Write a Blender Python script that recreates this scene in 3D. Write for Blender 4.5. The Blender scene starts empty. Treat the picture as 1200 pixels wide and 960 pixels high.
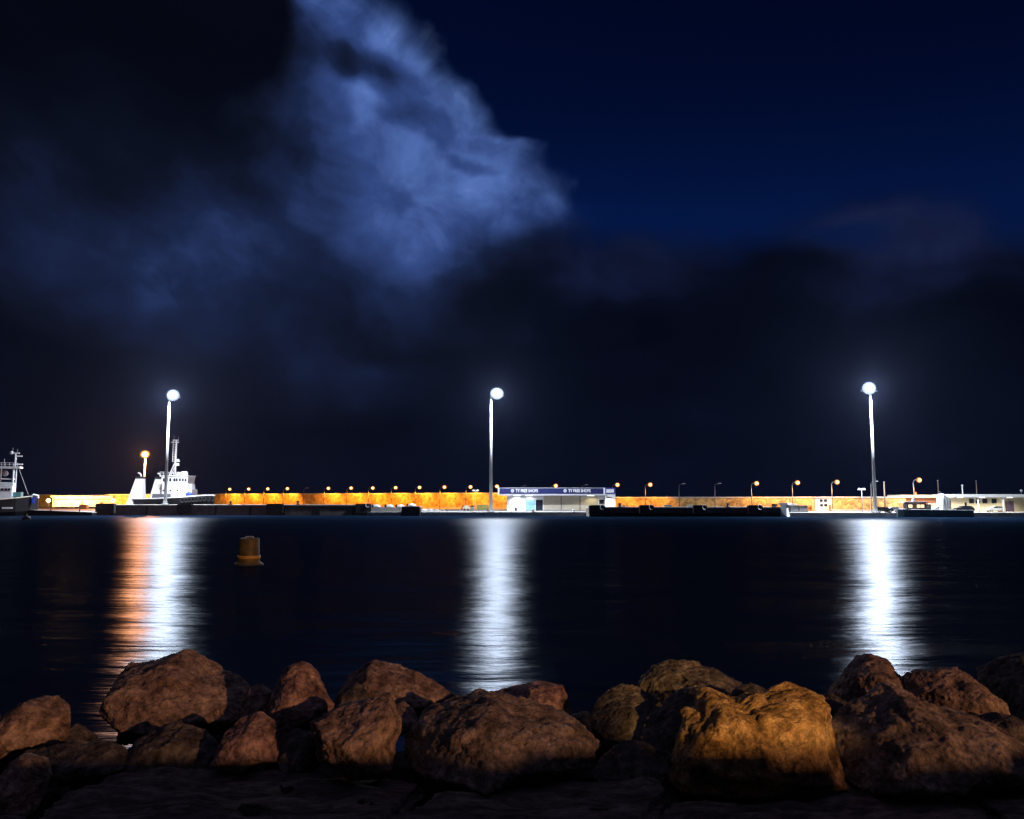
import bpy, bmesh, math, random
from mathutils import Vector, Matrix, noise
from mathutils.bvhtree import BVHTree
R = math.radians
sc = bpy.context.scene
col = sc.collection

# ------------------------------------------------------------------ camera
F = 1000.0                       # focal length in photo pixels (photo 1200 x 960)
CAMZ = 4.5
TH = math.atan(0.105)            # pitch up
cam = bpy.data.objects.new('camera', bpy.data.cameras.new('camera'))
col.objects.link(cam)
cam.location = (0, 0, CAMZ)
cam.rotation_euler = (math.pi/2 + TH, 0, 0)
cam.data.lens = 30.0; cam.data.sensor_width = 36.0
cam.data.clip_start = 0.1; cam.data.clip_end = 8000
sc.camera = cam

def W(px, py, D):
    """world point at forward distance D that the photo shows at (px, py)"""
    v = (480-py)/F; u = (px-600)/F
    y = math.cos(TH)-v*math.sin(TH); z = math.sin(TH)+v*math.cos(TH)
    k = D/y
    return Vector((u*k, D, CAMZ+z*k))
def WX(px, D, py=590): return W(px, py, D).x
def WZ(py, D): return W(600, py, D).z
def onplane(px, py, z):
    v = (480-py)/F; u = (px-600)/F
    y = math.cos(TH)-v*math.sin(TH); zz = math.sin(TH)+v*math.cos(TH)
    k = (z-CAMZ)/zz
    return Vector((u*k, y*k, z))

# ------------------------------------------------------------------ materials
MATS = {}
def lin(c):
    return tuple(((x/255)/12.92 if x/255 <= .04045 else ((x/255+.055)/1.055)**2.4) for x in c)
def pbr(name, c, rough=.6, metal=0, var=.25, scale=3.0, bump=0.0, bscale=20.0, spec=.4):
    if name in MATS: return MATS[name]
    m = bpy.data.materials.new(name); m.use_nodes = True
    nt = m.node_tree; b = nt.nodes['Principled BSDF']
    b.inputs['Roughness'].default_value = rough; b.inputs['Metallic'].default_value = metal
    b.inputs['Specular IOR Level'].default_value = spec
    tc = nt.nodes.new('ShaderNodeTexCoord')
    n = nt.nodes.new('ShaderNodeTexNoise'); n.inputs['Scale'].default_value = scale
    n.inputs['Detail'].default_value = 6; n.inputs['Roughness'].default_value = .65
    nt.links.new(tc.outputs['Object'], n.inputs['Vector'])
    r = nt.nodes.new('ShaderNodeValToRGB')
    r.color_ramp.elements[0].position = .3; r.color_ramp.elements[1].position = .7
    r.color_ramp.elements[0].color = (*[x*(1-var) for x in c], 1)
    r.color_ramp.elements[1].color = (*[min(1, x*(1+var*.6)) for x in c], 1)
    nt.links.new(n.outputs['Fac'], r.inputs['Fac']); nt.links.new(r.outputs['Color'], b.inputs['Base Color'])
    if bump:
        n2 = nt.nodes.new('ShaderNodeTexNoise'); n2.inputs['Scale'].default_value = bscale; n2.inputs['Detail'].default_value = 5
        nt.links.new(tc.outputs['Object'], n2.inputs['Vector'])
        bp = nt.nodes.new('ShaderNodeBump'); bp.inputs['Strength'].default_value = bump; bp.inputs['Distance'].default_value = .05
        nt.links.new(n2.outputs['Fac'], bp.inputs['Height']); nt.links.new(bp.outputs['Normal'], b.inputs['Normal'])
    MATS[name] = m
    return m
def glow(name, c, s):
    if name in MATS: return MATS[name]
    m = bpy.data.materials.new(name); m.use_nodes = True
    nt = m.node_tree; nt.nodes.clear()
    o = nt.nodes.new('ShaderNodeOutputMaterial'); e = nt.nodes.new('ShaderNodeEmission')
    e.inputs['Color'].default_value = (*c, 1); e.inputs['Strength'].default_value = s
    nt.links.new(e.outputs[0], o.inputs['Surface'])
    m.cycles.emission_sampling = 'NONE'
    MATS[name] = m
    return m

def rock_mat(name, c1, c2, c3, bump=.7, streak=(1, 1, 1)):
    m = bpy.data.materials.new(name); m.use_nodes = True
    nt = m.node_tree; L = nt.links.new; b = nt.nodes['Principled BSDF']
    b.inputs['Roughness'].default_value = .9; b.inputs['Specular IOR Level'].default_value = .12
    tc = nt.nodes.new('ShaderNodeTexCoord')
    mp = nt.nodes.new('ShaderNodeMapping'); mp.inputs['Scale'].default_value = streak
    L(tc.outputs['Object'], mp.inputs['Vector'])
    def tex(s, d, r=.6, dist=0):
        n = nt.nodes.new('ShaderNodeTexNoise'); n.inputs['Scale'].default_value = s; n.inputs['Detail'].default_value = d
        n.inputs['Roughness'].default_value = r; n.inputs['Distortion'].default_value = dist
        L(mp.outputs[0], n.inputs['Vector']); return n
    n1 = tex(1.9, 9, .72, .15); n2 = tex(7, 8, .75, .25); n3 = tex(38, 4, .7)
    ra = nt.nodes.new('ShaderNodeValToRGB')
    e = ra.color_ramp.elements
    e[0].position = .36; e[0].color = (*c1, 1); e[1].position = .66; e[1].color = (*c3, 1)
    k = e.new(.5); k.color = (*c2, 1)
    L(n1.outputs['Fac'], ra.inputs['Fac'])
    rb = nt.nodes.new('ShaderNodeValToRGB'); e = rb.color_ramp.elements
    e[0].position = .36; e[0].color = (.16, .15, .14, 1); e[1].position = .62; e[1].color = (1.15, 1.1, 1.05, 1)
    L(n2.outputs['Fac'], rb.inputs['Fac'])
    mx = nt.nodes.new('ShaderNodeMix'); mx.data_type = 'RGBA'; mx.blend_type = 'MULTIPLY'; mx.inputs[0].default_value = .85
    L(ra.outputs[0], mx.inputs[6]); L(rb.outputs[0], mx.inputs[7])
    L(mx.outputs[2], b.inputs['Base Color'])
    vo = nt.nodes.new('ShaderNodeTexVoronoi'); vo.feature = 'DISTANCE_TO_EDGE'; vo.inputs['Scale'].default_value = 2.3
    wm = nt.nodes.new('ShaderNodeMix'); wm.data_type = 'VECTOR'; wm.inputs[0].default_value = .35
    L(mp.outputs[0], wm.inputs[4]); L(n1.outputs['Color'], wm.inputs[5]); L(wm.outputs[1], vo.inputs['Vector'])
    cr = nt.nodes.new('ShaderNodeMapRange'); cr.inputs[1].default_value = 0; cr.inputs[2].default_value = .05
    L(vo.outputs['Distance'], cr.inputs[0])
    a1 = nt.nodes.new('ShaderNodeMath'); a1.operation = 'MULTIPLY_ADD'; L(n2.outputs['Fac'], a1.inputs[0]); a1.inputs[1].default_value = 1.0
    n4 = tex(17, 6, .7, .3)
    b4 = nt.nodes.new('ShaderNodeMath'); b4.operation = 'MULTIPLY_ADD'; L(n4.outputs['Fac'], b4.inputs[0]); b4.inputs[1].default_value = .5
    a2 = nt.nodes.new('ShaderNodeMath'); a2.operation = 'MULTIPLY'; L(n3.outputs['Fac'], a2.inputs[0]); a2.inputs[1].default_value = .22
    L(a2.outputs[0], b4.inputs[2]); L(b4.outputs[0], a1.inputs[2])
    a3 = nt.nodes.new('ShaderNodeMath'); a3.operation = 'MULTIPLY_ADD'; L(cr.outputs[0], a3.inputs[0]); a3.inputs[1].default_value = .4; L(a1.outputs[0], a3.inputs[2])
    bp = nt.nodes.new('ShaderNodeBump'); bp.inputs['Strength'].default_value = bump; bp.inputs['Distance'].default_value = .3
    L(a3.outputs[0], bp.inputs['Height']); L(bp.outputs[0], b.inputs['Normal'])
    return m

ROCK = rock_mat('boulder_stone', (.08, .055, .05), (.27, .19, .155), (.48, .36, .28))
ROCKP = rock_mat('pinkish_stone', (.09, .055, .05), (.30, .19, .165), (.50, .35, .29))
ROCKB = rock_mat('greybrown_stone', (.06, .05, .045), (.20, .155, .13), (.38, .30, .245))
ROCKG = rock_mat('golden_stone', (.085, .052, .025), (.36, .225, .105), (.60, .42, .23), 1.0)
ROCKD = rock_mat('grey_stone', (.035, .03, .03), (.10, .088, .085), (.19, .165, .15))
SLAB = rock_mat('slab_stone', (.14, .11, .105), (.28, .23, .21), (.45, .37, .33), 1.0, (.5, 1.6, 1))

white = pbr('white_paint', (.78, .79, .8), .45, 0, .12, 1.2)
creamp = pbr('cream_paint', (.62, .56, .42), .6, 0, .15, 1)
steel = pbr('galvanised_steel', (.42, .43, .45), .5, .3, .2, 2)
darkm = pbr('dark_metal', (.025, .025, .03), .55, .2, .4, 3)
rubber = pbr('black_rubber', (.018, .018, .02), .75, 0, .4, 3)
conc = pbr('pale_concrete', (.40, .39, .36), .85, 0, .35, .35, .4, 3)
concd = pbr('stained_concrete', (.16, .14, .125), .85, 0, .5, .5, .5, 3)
navy = pbr('navy_sign', (.012, .018, .10), .45, 0, .2, 1)
fascia = pbr('grey_fascia', (.58, .58, .64), .55, 0, .1, 1)
shutterm = pbr('beige_shutter', (.46, .41, .33), .6, 0, .12, .6)
glassd = pbr('dark_glass', (.015, .02, .035), .12, 0, .2, 1, spec=.6)
glassb = pbr('pale_glass', (.22, .42, .60), .25, 0, .25, .8, spec=.6)
hullm = pbr('hull_black', (.007, .008, .010), .45, 0, .4, 1)
hullg = pbr('hull_greygreen', (.10, .14, .135), .5, 0, .5, .8)
bluet = pbr('blue_tarpaulin', (.03, .06, .5), .5, 0, .2, 2)
redp = pbr('red_paint', (.45, .05, .03), .5, 0, .2, 2)
orangep = pbr('orange_paint', (.55, .22, .05), .6, 0, .2, 1)
skipm = pbr('olive_skip_paint', (.22, .20, .05), .6, 0, .35, 2)
buoym = pbr('buoy_yellow', (.10, .072, .012), .6, 0, .6, 1.6)
silver = pbr('silver_paint', (.5, .53, .55), .3, .3, .1, 2)
carblk = pbr('black_car_paint', (.02, .022, .025), .25, .2, .2, 2)
brownw = pbr('brown_wall', (.22, .10, .05), .8, 0, .3, 1)
timber = pbr('weathered_timber', (.2, .15, .11), .8, 0, .3, 4)

L_WHITE = glow('floodlight_lens', (.86, .92, 1.0), 40)
L_ORANGE = glow('sodium_lens', (1.0, .55, .20), 6)
L_ORRIM = glow('sodium_halo', (1.0, .34, .06), 1.15)  # dim orange emission imitating the halo round a street lamp
L_WHITE2 = glow('floodlight_lens_halo', (.66, .78, 1.0), 1.05)  # dimmer outer lenses imitate the glow fading round a mast head
L_ORTALL2 = glow('tall_sodium_lens_halo', (1.0, .34, .05), 1.1)  # dim orange outer lenses imitate the glow round the tall lamp
lampm = pbr('weathered_lamp_post', (.13, .125, .12), .6, .2, .3, 2)
L_ORTALL = glow('tall_sodium_lens', (1.0, .52, .14), 26)
L_FLOOD = glow('warm_flood_lens', (1.0, .62, .22), 30)
L_WIN = glow('lit_window', (1.0, .80, .45), 1.6)
L_STRIP = glow('lit_strip', (1.0, .74, .42), 2.2)
L_SHOP = glow('shop_tube', (.9, .97, 1.0), 4)

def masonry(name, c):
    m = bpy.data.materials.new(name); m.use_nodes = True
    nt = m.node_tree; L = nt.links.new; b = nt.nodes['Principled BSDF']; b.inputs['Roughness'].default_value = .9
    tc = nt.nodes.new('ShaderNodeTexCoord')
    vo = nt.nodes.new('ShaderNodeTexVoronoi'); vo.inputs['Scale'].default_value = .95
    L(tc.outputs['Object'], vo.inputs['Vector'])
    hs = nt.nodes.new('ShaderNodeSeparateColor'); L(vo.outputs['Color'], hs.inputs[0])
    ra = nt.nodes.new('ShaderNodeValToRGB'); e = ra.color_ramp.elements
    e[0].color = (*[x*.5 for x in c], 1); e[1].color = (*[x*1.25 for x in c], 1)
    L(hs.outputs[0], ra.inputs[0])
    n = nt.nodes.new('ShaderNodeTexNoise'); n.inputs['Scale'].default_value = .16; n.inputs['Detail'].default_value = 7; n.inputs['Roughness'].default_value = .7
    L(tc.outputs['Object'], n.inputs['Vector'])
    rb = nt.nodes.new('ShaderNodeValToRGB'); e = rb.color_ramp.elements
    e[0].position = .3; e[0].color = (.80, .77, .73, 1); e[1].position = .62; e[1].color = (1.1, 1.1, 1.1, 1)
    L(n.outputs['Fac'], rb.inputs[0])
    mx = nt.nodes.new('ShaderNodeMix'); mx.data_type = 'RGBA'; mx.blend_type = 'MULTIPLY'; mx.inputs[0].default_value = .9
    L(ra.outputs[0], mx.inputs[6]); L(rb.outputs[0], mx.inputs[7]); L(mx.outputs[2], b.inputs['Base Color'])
    v2 = nt.nodes.new('ShaderNodeTexVoronoi'); v2.feature = 'DISTANCE_TO_EDGE'; v2.inputs['Scale'].default_value = .95
    L(tc.outputs['Object'], v2.inputs['Vector'])
    bp = nt.nodes.new('ShaderNodeBump'); bp.inputs['Strength'].default_value = .8; bp.inputs['Distance'].default_value = .3
    L(v2.outputs['Distance'], bp.inputs['Height']); L(bp.outputs[0], b.inputs['Normal'])
    return m
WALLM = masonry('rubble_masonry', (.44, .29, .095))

# ------------------------------------------------------------------ mesh helpers
class MB:
    def __init__(s): s.bm = bmesh.new()
    def box(s, c, d, rz=0, ry=0, rx=0, taper=None):
        M = Matrix.Translation(c) @ Matrix.Rotation(rz, 4, 'Z') @ Matrix.Rotation(ry, 4, 'Y') @ Matrix.Rotation(rx, 4, 'X')
        vs = []
        for z in (-.5, .5):
            t = taper if (taper and z > 0) else 1
            for x, y in ((-.5, -.5), (.5, -.5), (.5, .5), (-.5, .5)):
                vs.append(s.bm.verts.new(M @ Vector((x*d[0]*t, y*d[1]*t, z*d[2]))))
        for f in ((3, 2, 1, 0), (4, 5, 6, 7), (0, 1, 5, 4), (1, 2, 6, 5), (2, 3, 7, 6), (3, 0, 4, 7)):
            s.bm.faces.new([vs[i] for i in f])
        return s
    def span(s, a, b):
        a, b = Vector(a), Vector(b)
        return s.box((a+b)/2, [abs(x) for x in (b-a)])
    def tube(s, p, q, r, r2=None, n=10):
        p, q = Vector(p), Vector(q); r2 = r if r2 is None else r2
        d = (q-p).normalized(); up = Vector((0, 0, 1)) if abs(d.z) < .9 else Vector((1, 0, 0))
        a = d.cross(up).normalized(); b = d.cross(a)
        A = [s.bm.verts.new(p+(a*math.cos(t)+b*math.sin(t))*r) for t in [2*math.pi*i/n for i in range(n)]]
        B = [s.bm.verts.new(q+(a*math.cos(t)+b*math.sin(t))*r2) for t in [2*math.pi*i/n for i in range(n)]]
        for i in range(n): s.bm.faces.new((A[i], A[(i+1) % n], B[(i+1) % n], B[i]))
        s.bm.faces.new(A[::-1]); s.bm.faces.new(B)
        return s
    def path(s, pts, r, n=8):
        for a, b in zip(pts, pts[1:]): s.tube(a, b, r, n=n)
        return s
    def lathe(s, prof, c=(0, 0, 0), n=20):
        c = Vector(c); rings = []
        for r, z in prof:
            rings.append([s.bm.verts.new(c+Vector((max(r, .001)*math.cos(2*math.pi*i/n), max(r, .001)*math.sin(2*math.pi*i/n), z))) for i in range(n)])
        for A, B in zip(rings, rings[1:]):
            for i in range(n): s.bm.faces.new((A[i], A[(i+1) % n], B[(i+1) % n], B[i]))
        s.bm.faces.new(rings[0][::-1]); s.bm.faces.new(rings[-1])
        return s
    def prism(s, poly, y0, y1):
        """polygon in (x,z), extruded from y0 to y1"""
        A = [s.bm.verts.new((x, y0, z)) for x, z in poly]; B = [s.bm.verts.new((x, y1, z)) for x, z in poly]
        n = len(poly)
        s.bm.faces.new(A); s.bm.faces.new(B[::-1])
        for i in range(n): s.bm.faces.new((A[(i+1) % n], A[i], B[i], B[(i+1) % n]))
        return s
    def slab(s, poly, z0, z1):
        """polygon in plan, from z0 up to z1"""
        A = [s.bm.verts.new((x, y, z0)) for x, y in poly]; B = [s.bm.verts.new((x, y, z1)) for x, y in poly]
        n = len(poly)
        s.bm.faces.new(A[::-1]); s.bm.faces.new(B)
        for i in range(n): s.bm.faces.new((A[i], A[(i+1) % n], B[(i+1) % n], B[i]))
        return s
    def loft(s, secs):
        rings = [[s.bm.verts.new(p) for p in sec] for sec in secs]
        n = len(rings[0])
        for A, B in zip(rings, rings[1:]):
            for i in range(n): s.bm.faces.new((A[i], A[(i+1) % n], B[(i+1) % n], B[i]))
        s.bm.faces.new(rings[0][::-1]); s.bm.faces.new(rings[-1])
        return s
    def ball(s, c, r, sz=(1, 1, 1), sub=2):
        bmesh.ops.create_icosphere(s.bm, subdivisions=sub, radius=r, matrix=Matrix.Translation(c) @ Matrix.Diagonal((*sz, 1)))
        return s
    def build(s, name, mat, parent=None, smooth=False, bevel=0):
        if bevel:
            bmesh.ops.bevel(s.bm, geom=s.bm.edges[:], offset=bevel, segments=2, affect='EDGES', clamp_overlap=True)
        bmesh.ops.recalc_face_normals(s.bm, faces=s.bm.faces[:])
        me = bpy.data.meshes.new(name); s.bm.to_mesh(me); s.bm.free()
        me.materials.append(mat)
        if smooth:
            for p in me.polygons: p.use_smooth = True
        o = bpy.data.objects.new(name, me); col.objects.link(o)
        if parent: o.parent = parent
        return o

def tag(o, label, cat, group=None, kind=None):
    if label: o['label'] = label
    if cat: o['category'] = cat
    if group: o['group'] = group
    if kind: o['kind'] = kind
    return o
def thing(name, loc, label, cat, group=None, rz=0):
    o = bpy.data.objects.new(name, None); col.objects.link(o)
    o.location = loc; o.rotation_euler = (0, 0, rz); o.empty_display_size = .3
    return tag(o, label, cat, group)
def copy_tree(o, parent=None):
    c = o.copy(); col.objects.link(c); c.parent = parent
    for ch in list(o.children): copy_tree(ch, c)
    return c
def light(parent, loc, power, color, radius=.3, kind='POINT', rot=None, spot=None, blend=.5):
    d = bpy.data.lights.new('lamp_light', kind); d.energy = power; d.color = color
    d.shadow_soft_size = radius
    if spot: d.spot_size = spot; d.spot_blend = blend
    o = bpy.data.objects.new('lamp_light', d); col.objects.link(o)
    o.location = loc
    if rot: o.rotation_euler = rot
    if parent: o.parent = parent
    return o

# =================================================================== SKY
w = bpy.data.worlds.new('World'); sc.world = w; w.use_nodes = True
nt = w.node_tree; nt.nodes.clear(); LK = nt.links.new
def nd(t, **k):
    n = nt.nodes.new(t)
    for a, b in k.items(): setattr(n, a, b)
    return n
def put(sock, v):
    if isinstance(v, (int, float)): sock.default_value = v
    else: LK(v, sock)
def M(op, a, b=0, c=None, clamp=False):
    n = nd('ShaderNodeMath', operation=op, use_clamp=clamp); put(n.inputs[0], a)
    if op not in ('SQRT', 'ABSOLUTE', 'EXPONENT'): put(n.inputs[1], b)
    if c is not None: put(n.inputs[2], c)
    return n.outputs[0]
def add(a, b): return M('ADD', a, b)
def sub(a, b): return M('SUBTRACT', a, b)
def mul(a, b): return M('MULTIPLY', a, b)
def sstep(x, a, b, lo=0, hi=1):
    n = nd('ShaderNodeMapRange', interpolation_type='SMOOTHSTEP')
    put(n.inputs[0], x); n.inputs[1].default_value = a; n.inputs[2].default_value = b
    n.inputs[3].default_value = lo; n.inputs[4].default_value = hi
    return n.outputs[0]
def curve(x, pts, xr, yr):
    n = nd('ShaderNodeFloatCurve')
    put(n.inputs['Value'], M('DIVIDE', sub(x, xr[0]), xr[1]-xr[0], clamp=True))
    c = n.mapping.curves[0]
    P = sorted(((p[0]-xr[0])/(xr[1]-xr[0]), (p[1]-yr[0])/(yr[1]-yr[0])) for p in pts)
    while len(c.points) < len(P): c.points.new(.5, .5)
    for q, p in zip(c.points, P): q.location = p; q.handle_type = 'AUTO_CLAMPED'
    n.mapping.update()
    return add(mul(n.outputs[0], yr[1]-yr[0]), yr[0])
def AE(px, py):
    p = W(px, py, 1000) - Vector((0, 0, CAMZ))
    return math.atan2(p.x, p.y), math.atan2(p.z, math.hypot(p.x, p.y))
geo = nd('ShaderNodeTexCoord'); sp = nd('ShaderNodeSeparateXYZ'); LK(geo.outputs['Generated'], sp.inputs[0])
X, Y, Z = sp.outputs
A = M('ARCTAN2', X, Y)
E = M('ARCTAN2', Z, M('SQRT', add(mul(X, X), mul(Y, Y))))
def fbm(sx, sy, detail, rough=.55, seed=0, dist=0, ax=None, ex=None):
    cb = nd('ShaderNodeCombineXYZ'); put(cb.inputs[0], mul(ax or A, sx)); put(cb.inputs[1], mul(ex or E, sy)); cb.inputs[2].default_value = seed
    n = nd('ShaderNodeTexNoise'); n.inputs['Scale'].default_value = 1; n.inputs['Detail'].default_value = detail
    n.inputs['Roughness'].default_value = rough; n.inputs['Distortion'].default_value = dist
    LK(cb.outputs[0], n.inputs['Vector']); return n.outputs['Fac']
w1 = fbm(7, 9, 4, .5, 3.1); w2 = fbm(7, 9, 4, .5, 8.7)
Aw = add(A, mul(sub(w1, .5), .13)); Ew = add(E, mul(sub(w2, .5), .10))
def blob(px, py, rx, ry, rot=0, soft=(.3, 1.2), a=None, e=None):
    a0, e0 = AE(px, py)
    dx = sub(a or Aw, a0); dy = sub(e or Ew, e0)
    c, s_ = math.cos(rot), math.sin(rot)
    u = mul(add(mul(dx, c), mul(dy, s_)), 1000/rx/1.1); v = mul(sub(mul(dy, c), mul(dx, s_)), 1000/ry/1.1)
    r = M('SQRT', add(mul(u, u), mul(v, v)))
    return sstep(r, soft[0], soft[1], 1, 0)
def ramp(x, pts):
    n = nd('ShaderNodeValToRGB'); e = n.color_ramp.elements
    e[0].position = pts[0][0]; e[0].color = (*lin(pts[0][1]), 1)
    e[1].position = pts[-1][0]; e[1].color = (*lin(pts[-1][1]), 1)
    for p, c in pts[1:-1]:
        k = e.new(p); k.color = (*lin(c), 1)
    put(n.inputs[0], x); return n.outputs[0]
def mixc(f, a, b):
    n = nd('ShaderNodeMix', data_type='RGBA'); put(n.inputs[0], f); LK(a, n.inputs[6]); LK(b, n.inputs[7]); return n.outputs[2]
def scalec(c, f):
    n = nd('ShaderNodeVectorMath', operation='SCALE'); LK(c, n.inputs[0]); put(n.inputs['Scale'], f); return n.outputs[0]

MOON_EL, MOON_AZ = R(42), R(-35)     # moon behind the cloud, up and to the left
sky = nd('ShaderNodeTexSky', sky_type='NISHITA', sun_disc=False)
sky.sun_elevation = MOON_EL; sky.sun_rotation = MOON_AZ
sky.air_density = 1.0; sky.dust_density = .1; sky.ozone_density = 4.0
tint = nd('ShaderNodeVectorMath', operation='MULTIPLY'); LK(sky.outputs[0], tint.inputs[0]); tint.inputs[1].default_value = (.00040, .0023, .0092)
# clear night sky, deeper towards the zenith
clear = scalec(tint.outputs[0], curve(E, [(0, .5), (.28, 1.0), (.36, .78), (.5, .42), (.7, .34), (1.57, .3)], (0, 1.6), (0, 2)))
# 1. the moonlit cumulus on the left
fine = fbm(34, 34, 6, .6, 1.7, .3); mid = fbm(13, 15, 5, .55, 5.2, .4); low = fbm(5, 6, 4, .5, 9.4, .3)
edge = [AE(p, q)[::-1] for p, q in ((330, -230), (420, -60), (458, 0), (492, 35), (520, 75), (548, 100), (568, 130), (600, 158), (636, 165), (654, 200), (662, 230), (672, 262), (672, 300), (650, 345), (600, 400), (520, 470), (480, 540))]
dist = sub(curve(E, edge, (0, .8), (-.6, .6)), A)
cbv = nd('ShaderNodeCombineXYZ'); put(cbv.inputs[0], mul(Aw, 17)); put(cbv.inputs[1], mul(Ew, 17))
vbil = nd('ShaderNodeTexVoronoi', feature='SMOOTH_F1'); vbil.inputs['Scale'].default_value = 1; vbil.inputs['Smoothness'].default_value = .6; LK(cbv.outputs[0], vbil.inputs['Vector'])
bil = vbil.outputs['Distance']
dist = add(dist, add(mul(sub(fine, .5), .010), add(mul(sub(mid, .5), .055), mul(sub(.42, bil), .045))))
wd_in = sstep(E, AE(650, 290)[1], AE(650, 225)[1], 1, 0)
crisp = sstep(dist, -.016, .07)
softin = sstep(dist, -.06, .16)
inside = add(mul(crisp, sub(1, wd_in)), mul(softin, wd_in))
lft = [AE(p, q)[::-1] for p, q in ((300, -200), (322, 0), (318, 60), (275, 130), (240, 200), (245, 270), (290, 330), (310, 420))]
ld = sub(Aw, curve(E, lft, (0, .8), (-.6, .6)))
lw = curve(E, [(AE(600, p)[1], q) for p, q in ((-200, .05), (0, .06), (70, .08), (130, .16), (200, .24), (300, .25), (420, .25))], (0, .8), (0, .4))
left = sstep(M('DIVIDE', ld, lw), -.25, 1.0)
vert = curve(Ew, [(AE(450, p)[1], q) for p, q in ((-300, .75), (0, .85), (60, .95), (120, .9), (200, .86), (250, .76), (300, .60), (350, .44), (400, .24), (455, .05), (560, 0))], (0, 1), (0, 1))
rA = add(mul(Aw, .80), mul(Ew, -.60)); rE = add(mul(Aw, .60), mul(Ew, .80))
strk = fbm(6.5, 17, 5, .52, 4.4, .3, rA, rE)
mott = add(-.34, add(mul(sub(.42, bil), .30), mul(add(mul(mid, .52), add(mul(low, .56), add(mul(strk, .36), mul(fine, .08)))), 1.52)))
bright = mul(mul(left, vert), mott)
for b in ((282, 22, 58, 60, 0, (.62, 1.1), .96), (398, 60, 46, 19, -.2, (.0, 1.35), .62), (452, 86, 34, 20, -.2, (.0, 1.35), .58), (600, 345, 125, 62, .3, (.2, 1.25), .78), (560, 190, 40, 10, -.2, (.2, 1.2), .25), (500, 145, 60, 18, -.3, (.2, 1.3), .22)):
    bright = mul(bright, sub(1, mul(blob(*b[:6], a=(A if b[0] in (282, 396, 452) else None), e=(E if b[0] in (282, 396, 452) else None)), b[6])))
bright = mul(bright, sub(1, mul(blob(655, 290, 90, 60), .5)))
# faint veils left and low
veil = add(mul(blob(150, 250, 230, 130), .17), add(mul(blob(440, 455, 150, 45), .09), mul(blob(330, 330, 260, 120), .13)))
veil = add(mul(veil, add(-.35, add(mul(mid, 1.2), mul(strk, 1.5)))), mul(fbm(9, 16, 5, .55, 2.2), .085))
veil = mul(veil, sub(1, mul(blob(60, 60, 330, 160), .55)))
tone = M('MAXIMUM', bright, veil)
cloudA = ramp(tone, [(0, (3, 5, 14)), (.12, (13, 18, 35)), (.3, (25, 37, 70)), (.55, (50, 72, 128)), (.8, (84, 113, 180)), (1, (126, 152, 212))])
# 2. the dark bank low across the right
top = [AE(p, q) for p, q in ((560, 240), (660, 258), (760, 270), (880, 268), (940, 258), (985, 240), (1040, 222), (1110, 226), (1200, 250), (1400, 220))]
ctop = curve(A, top, (-.6, 1.0), (0, .8))
bank = sstep(sub(add(ctop, add(mul(sub(mid, .5), .07), mul(sub(low, .5), .05))), E), -.012, .045)
gap = blob(1000, 272, 62, 20, -.1, (.1, 1.1))
bank = mul(bank, sub(1, mul(gap, .7)))
bk = add(mul(blob(1075, 262, 150, 45, -.1), .24), add(mul(mul(blob(740, 300, 150, 55), strk), .26), add(mul(blob(1080, 330, 130, 40), .12), mul(fbm(7, 18, 5, .55, 6.6), .17))))
cloudB = ramp(mul(bk, add(.4, mid)), [(0, (1, 3, 12)), (.12, (6, 10, 27)), (.3, (19, 27, 58)), (1, (54, 68, 112))])
c = mixc(bank, clear, cloudB)
c = mixc(inside, c, cloudA)
# thin town glow just above the horizon
gl = nd('ShaderNodeRGB'); gl.outputs[0].default_value = (.0009, .0012, .0038, 1)
glow_v = scalec(gl.outputs[0], sstep(E, -.02, .16, 1, 0))
# glow added to the unseen sky overhead, brightening shadowed rocks and slabs
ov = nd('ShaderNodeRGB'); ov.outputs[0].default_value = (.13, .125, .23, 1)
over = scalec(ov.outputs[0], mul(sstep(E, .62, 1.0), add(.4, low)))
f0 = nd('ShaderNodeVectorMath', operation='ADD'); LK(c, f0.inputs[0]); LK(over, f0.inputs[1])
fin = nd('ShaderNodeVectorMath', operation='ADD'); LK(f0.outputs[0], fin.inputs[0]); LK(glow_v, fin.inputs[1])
bg = nd('ShaderNodeBackground'); bg.inputs['Strength'].default_value = 1.0
LK(fin.outputs[0], bg.inputs['Color'])
wo = nd('ShaderNodeOutputWorld'); LK(bg.outputs[0], wo.inputs['Surface'])
w.cycles.sampling_method = 'MANUAL'; w.cycles.sample_map_resolution = 512

moon = bpy.data.objects.new('moon_light', bpy.data.lights.new('moon_light', 'SUN')); col.objects.link(moon)
moon.data.energy = .012; moon.data.angle = R(.5); moon.data.color = (.62, .74, 1.0)
md = Vector((math.sin(MOON_AZ)*math.cos(MOON_EL), math.cos(MOON_AZ)*math.cos(MOON_EL), math.sin(MOON_EL)))
moon.rotation_euler = md.to_track_quat('Z', 'Y').to_euler()

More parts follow.
